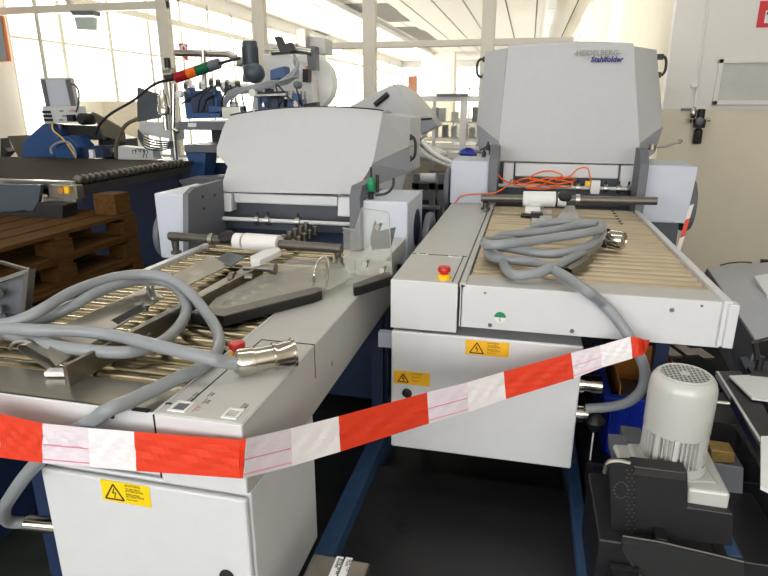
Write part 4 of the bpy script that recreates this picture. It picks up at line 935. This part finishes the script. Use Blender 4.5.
MB().box(B(10, 0, 5.0).x, B(100, 0, 5.0).x, 5.05, 5.5, 0, B(0, 158, 5.05).z).build('base', 'blue_dark', g)
g = empty('control_panel', B(58, 122), 'grey control box with a tilted screen on top, left in front of the windows', 'control panel')
poly([(42, 106), (77, 106), (79, 122), (44, 124)], 5.0, .12, 'control_box', 'paint', g, .006)
sc = poly([(39.5, 78), (68, 77.5), (74, 106), (46, 107)], 5.02, .08, 'screen_case', 'paint_warm', g, .006)
poly([(44, 80), (65, 80), (71, 105), (48, 106)], 5.015, .01, 'screen_face', 'box_blue', sc, 0)
poly([(40, 79), (44, 80), (49, 106), (46, 107)], 5.0, .03, 'screen_edge', 'plate_dark', sc, 0); poly([(65, 80), (68, 79), (74, 106), (71, 106)], 5.0, .03, 'screen_edge', 'plate_dark', sc, 0)
mb = MB()
for u, v in ((47, 112), (48, 116), (49, 120)): q = B(u, v, 4.99); mb.box(q.x - .04, q.x + .04, 4.97, 4.995, q.z - .012, q.z + .012)
q = B(73, 118, 4.99); mb.box(q.x - .035, q.x + .035, 4.95, 4.99, q.z - .03, q.z + .03); mb.build('plug', 'black', g)
q = B(68, 112, 4.99); mb = MB(); mb.text('1,006', (q.x, 4.995, q.z), (1, 0, 0), (0, 0, 1), .035); tag(mb.build('red_digits', 'signred', g), 'small red print')
mb = MB(); 
for u, v in ((61, 111), (64, 116), (61, 120)): q = B(u, v, 4.99); mb.box(q.x - .02, q.x + .02, 4.99, 4.998, q.z - .006, q.z + .006)
mb.build('key_print', 'plate_dark', g)
MB().tube(smooth([B(71, 84, 4.98), B(76, 86, 4.98), B(79, 94, 4.98), B(78, 106, 4.98), B(76, 112, 4.98)], 5), .008, 8).build('cable', 'blue_dark', g)
MB().tube([B(60, 124, 5.05), B(60, 146, 5.05)], .02).build('post', 'plate_dark', g)
g = empty('feed_arm', B(100, 150), 'olive grey metal wing plate with a black roll, left behind the belt table', 'machine part')
poly([(91, 112), (96, 114), (119, 127), (123, 133), (124, 142), (104, 136)], 5.1, .03, 'wing_plate', 'olive', g, 0)
poly([(97, 130), (125, 139), (127, 157), (100, 157)], 5.2, .2, 'dark_body', 'blackmetal', g)
MB().lathe(B(86, 119, 5.05), (0, -1, 0), [(.04, -.1), (.055, -.08), (.055, .06), (.04, .08)], 20).build('black_roll', 'black', g)
MB().tube(smooth([B(116, 158, 5.0), B(116, 146, 5.0), B(120, 134, 5.0), B(127, 124, 5.0), B(137, 119, 5.0)], 6), .018, 8).build('belt_loop', 'olive', g)
MB().box(B(83, 0).x, B(93, 0).x, 5.0, 5.05, B(0, 150).z, B(0, 146).z).build('bar', 'steel', g)
lamp = empty('signal_lamp', B(196, 72, 4.7), 'signal lamp with red, orange and green segments tilted on its pole', 'lamp')
la, lb = B(176, 78, 4.7), B(220, 63, 4.7)
for a, b, m_, n in ((0, .28, 'lampred', 'red_segment'), (.28, .48, 'lamporange', 'orange_segment'), (.48, .78, 'lampgreen', 'green_segment'), (.78, .98, 'plate_dark', 'end_cap')):
    MB().cyl(la.lerp(lb, a), la.lerp(lb, b), .042, seg=24).build(n, m_, lamp)
MB().tube([la.lerp(lb, .98), B(232, 60, 4.7), B(240, 58, 4.7)], .012).build('pole', 'blackmetal', lamp)
MB().tube(smooth([B(175, 79, 4.7), B(155, 84, 4.7), B(134, 100, 4.7), B(112, 113, 4.7), B(100, 124, 4.7), B(96, 134, 4.8)], 6), .012, 8).build('lead', 'blackmetal', lamp)
g = empty('air_post', B(173, 120, 4.75), 'shiny post with clamps and a silver air filter beside the signal lamp', 'post')
MB().tube([B(167, 58, 4.75), B(170, 100, 4.75), B(176, 160, 4.75)], .022).build('post', 'steel', g)
MB().tube([B(167, 58, 4.74), B(168, 68, 4.74)], .026).build('black_cap', 'black', g)
MB().lathe(B(170, 74, 4.72), (1, 0, .1), [(.03, -.05), (.045, -.04), (.045, .04), (.03, .05)], 16).build('clamp', 'steel', g)
MB().lathe(B(164, 108, 4.65), (0, 0, 1), [(.02, -.18), (.02, -.06), (.05, -.05), (.055, 0), (.045, .02), (.04, .1), (.02, .12), (.02, .15)], 18).build('filter', 'chrome', g)
MB().tube([B(174, 84, 4.7), B(173, 128, 4.7), B(178, 132, 4.7)], .018).build('pipe', 'chrome', g)
tag(poly([(137, 87), (152, 92), (168, 96), (166, 104), (160, 118), (137, 122)], 4.9, .02, 'upright_sheet', 'housing_dark', None), 'dark grey upright panel behind the silver air filter', 'panel')
g = empty('terminal_box', B(157, 135, 4.8), 'small light grey terminal box wound with grey cable behind the belt table', 'box')
poly([(139, 122), (174, 122), (176, 140), (139, 134)], 4.8, .15, 'box_body', 'hood', g, .006)
mb = MB()
for k in range(5): mb.tube(smooth([B(138, 130 + k * 1.6, 4.72), B(145, 137 + k * 2.6, 4.7), B(158, 141 + k * 2.4, 4.7), B(172, 142 + k * 1.4, 4.71)], 5), .007, 8)
mb.build('cable_bundle', 'motor_dark', g)
g = empty('terminal_box', B(145, 152, 4.7), 'grey box with square black symbols at the far end of the belt table', 'box')
poly([(118, 146), (152, 149), (154, 160), (118, 160)], 4.7, .12, 'box_body', 'hood', g, .004)
mb = MB()
for u, v in ((134, 152), (137.5, 150.5), (142, 151), (146, 152), (145, 156)): q = B(u, v, 4.695); mb.beam(q + V((-.015, 0, .015)), q + V((.015, 0, .015)), .004, .004, (0, 1, 0)); mb.beam(q + V((-.015, 0, .015)), q + V((-.015, 0, -.015)), .004, .004, (0, 1, 0)); mb.beam(q + V((.015, 0, .015)), q + V((.015, 0, -.015)), .004, .004, (0, 1, 0))
mb.build('symbol', 'black', g)
# ---- large gluing machine
g = empty('folding_machine', (-2.4, 5.3, 0), 'large machine with white round housing, motor and blue brackets behind the low hood', 'machine')
Y = 5.2
poly([(268, 60), (290, 52), (312, 54), (318, 62), (318, 118), (250, 118), (255, 80)], Y + .3, .25, 'drum_housing', 'white', g, .02)
c = B(309, 83, Y + .35); MB().lathe(c, (.15, -1, 0), [(.24, -.1), (.26, -.08), (.26, .05), (.24, .07), (.1, .08)], 48).build('round_drum', 'white', g)
poly([(262, 54), (286, 53), (300, 62), (312, 78), (314, 114), (270, 116)], Y + .1, .15, 'side_frame', 'white', g, .01)
MB().box(B(303, 80, Y).x, B(307, 80, Y).x, Y + .08, Y + .1, B(0, 81, Y).z, B(0, 70, Y).z).build('orange_window', 'lamporange', g, .01)
MB().prism([B(302.5, 69, Y), B(308, 69, Y), B(308, 82, Y), B(302.5, 82, Y)], (0, .09, 0)).build('window_rim', 'black', g)
def vmotor(u, v0, v1, w, y, m):
    c0 = B(u, v0, y); c1 = B(u, v1, y); r = (B(u + w / 2, v0, y).x - B(u - w / 2, v0, y).x) / 2
    o = MB().lathe(c1, (0, 0, 1), [(r, 0), (r, (c0.z - c1.z) * .9), (r * .93, (c0.z - c1.z)), (r * .5, (c0.z - c1.z))], 28).build('motor', m, g)
    mb = MB()
    for k in range(24): a = 2 * PI * k / 24; mb.obox(c1 + V((math.cos(a) * r * 1.02, math.sin(a) * r * 1.02, (c0.z - c1.z) * .42)), (r * .12, .006, (c0.z - c1.z) * .7), (0, 0, a))
    mb.build('cooling_fin', m, o)
vmotor(251, 41, 67, 14, 4.9, 'motor_dark')
MB().lathe(B(254, 73, 4.9), (.3, -1, 0), [(.07, -.1), (.085, -.06), (.085, .05), (.07, .08), (.03, .1)], 20).build('gear_head', 'motor_dark', g)
poly([(242, 66), (256, 66), (256, 82), (242, 82)], 4.85, .12, 'gear_case', 'motor_dark', g, .01)
poly([(236, 58), (244, 56), (244, 64), (236, 66)], 4.9, .1, 'bracket', 'steel_dull', g)
for pts, y, m_, nm in (([(183, 91), (214, 90), (217, 100), (217, 118), (186, 119)], 4.7, 'blue', 'blue_bracket'), ([(190, 93), (212, 92), (214, 112), (192, 113)], 4.68, 'blue_dark', 'blue_bracket'), ([(257, 92), (284, 91), (284, 110), (258, 113)], 4.8, 'blue', 'blue_bracket'), ([(266, 94), (284, 92), (284, 109), (268, 111)], 4.78, 'blue_dark', 'blue_bracket'),
                       ([(287, 99), (302, 99), (302, 106), (287, 108)], 4.8, 'blue', 'valve_block'), ([(208, 106), (221, 106), (221, 112), (208, 113)], 4.6, 'blue', 'blue_cylinder'), ([(208, 113), (220, 113), (220, 118), (208, 118)], 4.6, 'blue', 'blue_cylinder'), ([(221, 107), (240, 106), (241, 118), (222, 119)], 4.6, 'steel', 'cylinder_block'), ([(270, 70), (284, 66), (286, 78), (270, 80)], 4.9, 'blue', 'blue_arm')):
    poly(pts, y, .12, nm, m_, g, .006)
for u, v in ((181, 94), (254, 93)): MB().lathe(B(u, v, 4.62), (0, -1, 0), [(.03, 0), (.03, .04), (.01, .045)], 16).build('white_knob', 'white', g)
for ps_, rr in (([B(176, 53, 5.0), B(228, 54, 5.0), B(236, 58, 5.0)], .03), ([B(203, 50, 4.95), B(205, 92, 4.95)], .022), ([B(255, 96, 4.6), B(286, 95, 4.6)], .014), ([B(272, 52, 5.1), B(300, 50, 5.1), B(312, 52, 5.1)], .03)):
    MB().tube(ps_, rr).build('support_tube', 'steel', g)
poly([(295, 28), (305, 28), (306, 53), (296, 54)], 5.1, .12, 'upright', 'steel', g)
poly([(307, 36), (325, 38), (326, 54), (318, 54), (307, 46)], 5.2, .2, 'head_bracket', 'paint_warm', g); poly([(306, 46), (315, 46), (316, 70), (308, 70)], 5.1, .1, 'head_bracket', 'plate_dark', g)
poly([(274, 37), (279, 36), (283, 45), (290, 42), (294, 51), (280, 53)], 5.0, .08, 'black_clamp', 'blackmetal', g)
poly([(281, 50), (291, 51), (290, 53), (281, 53)], 4.98, .1, 'black_clamp', 'blackmetal', g)
R = random.Random(5); mb = MB()
for k in range(7): mb.tube(smooth([B(222 + R.uniform(-3, 3), 106 + R.uniform(-3, 5), 4.65), B(230 + R.uniform(-3, 3), 94 + R.uniform(-3, 3), 4.6), B(250, 88 + R.uniform(-2, 3), 4.6), B(272, 84 + R.uniform(-3, 3), 4.65), B(290 + R.uniform(-4, 4), 80 + R.uniform(-3, 3), 4.75), B(298, 70 + R.uniform(-6, 6), 4.85), B(294, 58 + R.uniform(-4, 4), 4.9)], 5), .011, 8)
mb.build('hose_bundle', 'cable', g)
mb = MB()
for k in range(8): a = R.uniform(180, 300); mb.tube(smooth([B(a, 112, 4.65), B(a + R.uniform(-8, 8), 98, 4.6), B(a + R.uniform(-14, 14), 90 + R.uniform(-6, 6), 4.65), B(a + R.uniform(-18, 18), 104, 4.7)], 5), .006, 6)
mb.build('thin_hose', 'black', g)
for k in range(22): u = 184 + R.uniform(0, 62); v = 84 + R.uniform(-4, 7); q = B(u, v, 4.8); MB().lathe(q, (R.uniform(-.6, .6), -.3, 1), [(.02, -.03), (.022, .02), (.01, .03)], 8).build('fitting', ('steel', 'white', 'steel_dull')[k % 3], g)
for k in range(5): q = B(289 + k * 4, 96, 4.78); MB().cyl(q - V((0, 0, .03)), q + V((0, 0, .04)), .009).build('fitting', 'steel_dull', g)
for k in range(18): q = B(R.uniform(186, 300), R.uniform(86, 116), 4.72); MB().obox(q, (R.uniform(.02, .07), .05, R.uniform(.02, .06)), (0, R.uniform(-.4, .4), 0)).build('small_valve', ('steel', 'blue', 'black', 'paint', 'plate_dark')[k % 5], g, .003)
poly([(240, 84), (256, 84), (258, 92), (240, 94)], 4.8, .1, 'chrome_block', 'steel', g); poly([(304, 104), (316, 102), (316, 109), (304, 109)], 4.8, .1, 'black_coupling', 'black', g)
MB().lathe(B(299, 85, 4.75), (0, -1, 0), [(.03, 0), (.03, .05), (.02, .06)], 16).build('black_knob', 'plate_dark', g)
MB().box(B(178, 120, 4.6).x, B(262, 120, 4.6).x, 4.6, 5.4, B(0, 128, 4.6).z, B(178, 121.5, 4.6).z).build('table_top', 'plate_dark', g, .004)
poly([(188, 123), (196, 123), (196, 127), (188, 127)], 4.59, .01, 'white_tag', 'paper', g, 0)
MB().box(B(178, 120, 4.6).x, B(255, 120, 4.6).x, 4.65, 5.4, B(0, 149, 4.6).z, B(0, 142, 4.6).z).build('lower_shelf', 'plate_dark', g, .004)
MB().box(B(180, 120, 4.6).x, B(255, 120, 4.6).x, 5.1, 5.35, B(0, 142, 4.6).z, B(0, 128, 4.6).z).build('dark_box', 'blackmetal', g)
poly([(184, 150), (206, 150), (204, 178), (190, 182), (188, 160)], 4.7, .2, 'blue_leg', 'blue', g)
MB().box(B(55, 0, 4.9).x, B(258, 0, 4.9).x, 4.95, 5.4, 0, B(0, 158, 4.9).z).build('lower_body', 'blue_dark', g)
tag(poly([(178, 180), (214, 178), (218, 192), (190, 196)], 4.2, .3, 'grey_tray', 'plate_dark', None), 'grey slanted tray between the belt table and the left hood', 'tray')

# ================================================================== MIDDLE BACKGROUND
g = empty('gluing_unit', B(400, 140, 5.0), 'grey machine hood with a black slot handle behind the left feeder', 'machine')
y = 4.9
poly([(340, 112), (376, 92), (392, 85), (400, 90), (415, 117), (396, 119)], y, .3, 'front_shell', 'hood', g, .01)
MB().prism([B(392, 84.5, y), B(398, 84, y), B(410, 92, y), B(432, 118, y), B(415, 119, y)], (0, .35, 0)).build('top_shell', 'paint_warm', g, .01)
poly([(411, 120), (432, 118), (438, 126), (418, 136), (412, 134)], y - .01, .3, 'lower_shell', 'hood_dark', g, .008)
o = MB().tube([B(375, 105, y - .02), B(388, 94, y - .02)], .022, 12).build('slot_handle', 'black', g)
poly([(345, 112), (412, 120), (412, 150), (400, 200), (350, 200)], y + .05, .3, 'body', 'paint', g)
for k in range(2): MB().tube(smooth([B(418, 134 + k * 10, 4.8), B(426, 146 + k * 8, 4.7), B(438, 156 + k * 5, 4.6), B(452, 163 + k * 3, 4.5)], 6), .02, 10).build('hose', 'white', g)
mb = MB()
for u, v in ((420, 138), (424, 145), (428, 150)): mb.lathe(B(u, v, 4.75), (1, -.5, 0), [(.02, -.03), (.035, 0), (.02, .03)], 12)
mb.build('joint', 'steel', g)
MB().tube([B(341, 112, y - .005), B(376, 117, y - .005), B(412, 120.5, y - .02), B(432, 118.5, y - .02)], .008, 6).build('seam_line', 'seam', g)
g = empty('steel_workbench', B(430, 190, 4.4), 'dark table frame with steel legs between the two feeders', 'frame')
MB().box(B(412, 172, 4.3).x, B(450, 172, 4.3).x, 4.3, 5.2, B(0, 176, 4.3).z, B(0, 171, 4.3).z).build('top_rail', 'blackmetal', g)
for u in (416, 432, 441): q = B(u, 180, 4.3); MB().box(q.x - .02, q.x + .02, 4.3, 4.35, 0, q.z + .04).build('leg', 'plate_dark', g)
MB().box(B(414, 0, 4.5).x, B(448, 0, 4.5).x, 4.5, 5.2, .1, .8).build('dark_body', 'blue_dark', g)
MB().cyl(B(421, 178, 4.28), B(436, 178, 4.28), .035).build('pale_roller', 'paint', g)
MB().box(B(418, 0, 4.28).x, B(446, 0, 4.28).x, 4.2, 4.29, B(0, 191, 4.28).z, B(0, 189, 4.28).z).build('shelf_edge', 'steel', g)
g = empty('white_rack', (-.8, 6.0, 0), 'white metal rack with clear panels in front of the glazing between the hoods', 'rack')
y = 6.0
x0 = B(396, 98, y).x; xm = B(464, 98, y).x; x1 = B(505, 98, y).x; ztop = B(440, 96, y).z
mb = MB().box(x0, x1, y, y + .08, ztop - .05, ztop); mb.box(xm - .03, xm + .03, y - .01, y + .05, 0, ztop); mb.box(x0, x0 + .04, y, y + .05, 0, ztop); mb.box(B(432, 0, y).x, B(432, 0, y).x + .03, y + .2, y + .25, 0, ztop)
mb.box(x0, x1, y, y + .5, B(440, 147, y).z - .03, B(440, 147, y).z); mb.box(x0, x1, y + .15, y + .2, B(440, 140, y).z - .02, B(440, 140, y).z)
mb.build('rack_frame', 'white', g, .003)
MB().box(x0, x1, y + .2, y + .204, B(440, 140, y).z, ztop - .06).build('clear_panel', 'glass', g)
MB().box(B(472, 0, y).x - .3, B(472, 0, y).x, y - .05, y + .0, ztop - .005, ztop + .02).build('dark_top', 'plate_dark', g)
R = random.Random(9); k = 0
for j in range(2):
    for i in range(6):
        u = 424 + i * 10 + R.uniform(-2, 2); zz = B(440, 139, y).z + .001 + j * .16; q = B(u, 120, y + .35); w = R.uniform(.05, .09); h = R.uniform(.09, .15)
        o = MB().box(q.x - w / 2, q.x + w / 2, y + .3, y + .42, zz, zz + h).build('carton', ['white', 'hood', 'plate_dark', 'box_blue'][(i + j) % 4], None, .004)
        tag(o, 'small pale carton in row %s behind the rack panel' % ('one' if j == 0 else 'two'), 'carton', 'cartons behind the white rack, %s row' % ('lower' if j == 0 else 'upper'))
MB().box(x0, x1, y + .28, y + .45, B(440, 139, y).z - .01, B(440, 139, y).z).build('shelf', 'white', g); MB().box(x0, x1, y + .28, y + .45, B(440, 139, y).z + .150, B(440, 139, y).z + .16).build('shelf', 'white', g)
bz = B(440, 155, 5.6).z
tag(MB().box(B(405, 0, 5.6).x, B(500, 0, 5.6).x, 5.3, 5.9, bz - .03, bz).box(B(405, 0, 5.6).x, B(405, 0, 5.6).x + .05, 5.35, 5.4, 0, bz - .03).box(B(500, 0, 5.6).x - .05, B(500, 0, 5.6).x, 5.35, 5.4, 0, bz - .03).build('work_table', 'paint_warm', None, .004), 'pale work table below the white rack', 'table')
mb = MB(); c = B(430, 151, 5.5); mb.lathe(c + V((0, 0, -.04)), (0, 0, 1), [(.16, 0), (.15, .03), (.09, .06), (.03, .075)], 14)
for i, v in enumerate(mb.v): v += V((.02 * math.sin(i * 2.1), .02 * math.cos(i * 1.7), .012 * math.sin(i * 3.3)))
tag(mb.build('white_cloth', 'white'), 'crumpled white cloth on the pale work table', 'cloth')
mb = MB(); c = B(468, 150, 5.45); mb.lathe(c + V((0, 0, -.05)), (0, 0, 1), [(.07, 0), (.08, .02), (.06, .045), (.02, .06)], 14)
for i, v in enumerate(mb.v): v += V((.015 * math.sin(i * 2.1), .015 * math.cos(i * 1.7), .012 * math.sin(i * 3.3)))
tag(mb.build('blue_bag', 'crate'), 'blue plastic bag on the pale work table', 'bag')
# things beyond the glazing
q = P(412, 87, y=9); tag(MB().box(q.x - .06, q.x + .06, 9, 9.1, 0, P(412, 76, y=9).z).build('orange_strip', 'orange_door'), 'narrow orange strip upright beyond the glazing', 'strip')
a = P(180, 44, y=6.24); tag(MB().prism([P(178.5, 43, y=6.24), P(187, 44, y=6.24), P(187.5, 61, y=6.24), P(180, 55, y=6.24)], (0, .01, 0)).build('fire_sign', 'signred'), 'small red and white hose sign on the glazing post at the left', 'sign')
mb = MB().tube(smooth([P(182, 53, y=6.23), P(181.5, 47, y=6.23), P(184, 45.5, y=6.23), P(186, 49, y=6.23), P(185, 54, y=6.23)], 4), .012, 6); tag(mb.build('sign_symbol', 'white'), 'white hose symbol on the small red sign', 'sign')
g = empty('exit_sign', P(84, 20, y=6.0), 'hanging sign box with a pale green face under the glazing beam at the left', 'sign')
y = 6.1
MB().prism([P(70, 10.5, y=y), P(93, 10.5, y=y), P(93, 15, y=y), P(72, 15, y=y)], (0, .12, 0)).build('bracket', 'plate_dark', g)
MB().prism([P(74, 17, y=y), P(94, 17, y=y), P(94, 30, y=y), P(77, 29.5, y=y)], (0, .05, 0)).build('sign_face', mat('pale_green_face', (184, 197, 191), .4), g)
nb = MB().prism([P(-8, 16, y=6.1), P(2, 16, y=6.1), P(9.5, 61, y=6.1), P(-8, 62, y=6.1)], (0, .03, 0)); nb.m = 1; nb.prism([P(-9, 17, y=6.09), P(.5, 17, y=6.09), P(7, 60, y=6.09), P(-9, 61, y=6.09)], (0, .01, 0))
tag(nb.build('notice_board', ['orange_door', 'hood_dark']), 'orange edged board at the upper left border', 'board')
for i, (a, b, lab) in enumerate(((-2.6, -1.9, 'beige column beyond the glazing left of the grey hood'), (-.95, -.45, 'brown grey column beyond the glazing above the white rack'))):
    tag(MB().box(a * 1.6 - .2, b * 1.6, 25, 25.6, 0, CZ).build('column', 'dirty_wall' if i == 0 else 'olive'), lab, 'column')
mb = MB().box(-3.1, -2.5, 6.9, 7.4, 0, 2.12); tag(mb.build('white_cabinet', 'white'), 'white cabinet beyond the glazing behind the round machine housing', 'cabinet')
tag(MB().box(-6.0, -5.2, 6.7, 7.6, 0, 1.55).build('office_cabinet', 'dirty_wall', None, .01), 'beige cabinet beyond the glazing at the left border', 'cabinet')

# ================================================================== LIGHT
w = bpy.data.worlds.new('sky'); S.world = w; w.use_nodes = True
bg = w.node_tree.nodes['Background']; bg.inputs['Color'].default_value = (1.0, .985, .95, 1); bg.inputs['Strength'].default_value = 5.5
def area(name, loc, rot, sx, sy, e, col=(1, 1, 1)):
    l = bpy.data.lights.new(name, 'AREA'); l.shape = 'RECTANGLE'; l.size = sx; l.size_y = sy; l.energy = e; l.color = col
    o = bpy.data.objects.new(name, l); COL.objects.link(o); o.location = loc; o.rotation_euler = rot; return o
area('window_daylight', (-.8, -3.9, 2.1), (PI / 2, 0, 0), 8, 2.0, 135, (.97, .98, 1))          # rear windows
area('window_daylight', (-6.4, 16, 2.2), (0, -PI / 2, 0), 2.1, 20, 2200, (1, .98, .94))          # left facade windows of the far hall
area('ceiling_fill', (-1.0, 1.6, 3.42), (0, 0, 0), 5.0, .3, 32, (1, .97, .92))  # unseen lamp added overhead to light the work area
area('ceiling_fill', (-1.0, 4.6, 3.42), (0, 0, 0), 5.0, .3, 32, (1, .97, .92))  # second added overhead lamp, nearer the partition

S.view_settings.view_transform = 'Standard'; S.view_settings.look = 'None'; S.view_settings.gamma = 1; S.view_settings.use_curve_mapping = False
S.view_settings.exposure = -0.22
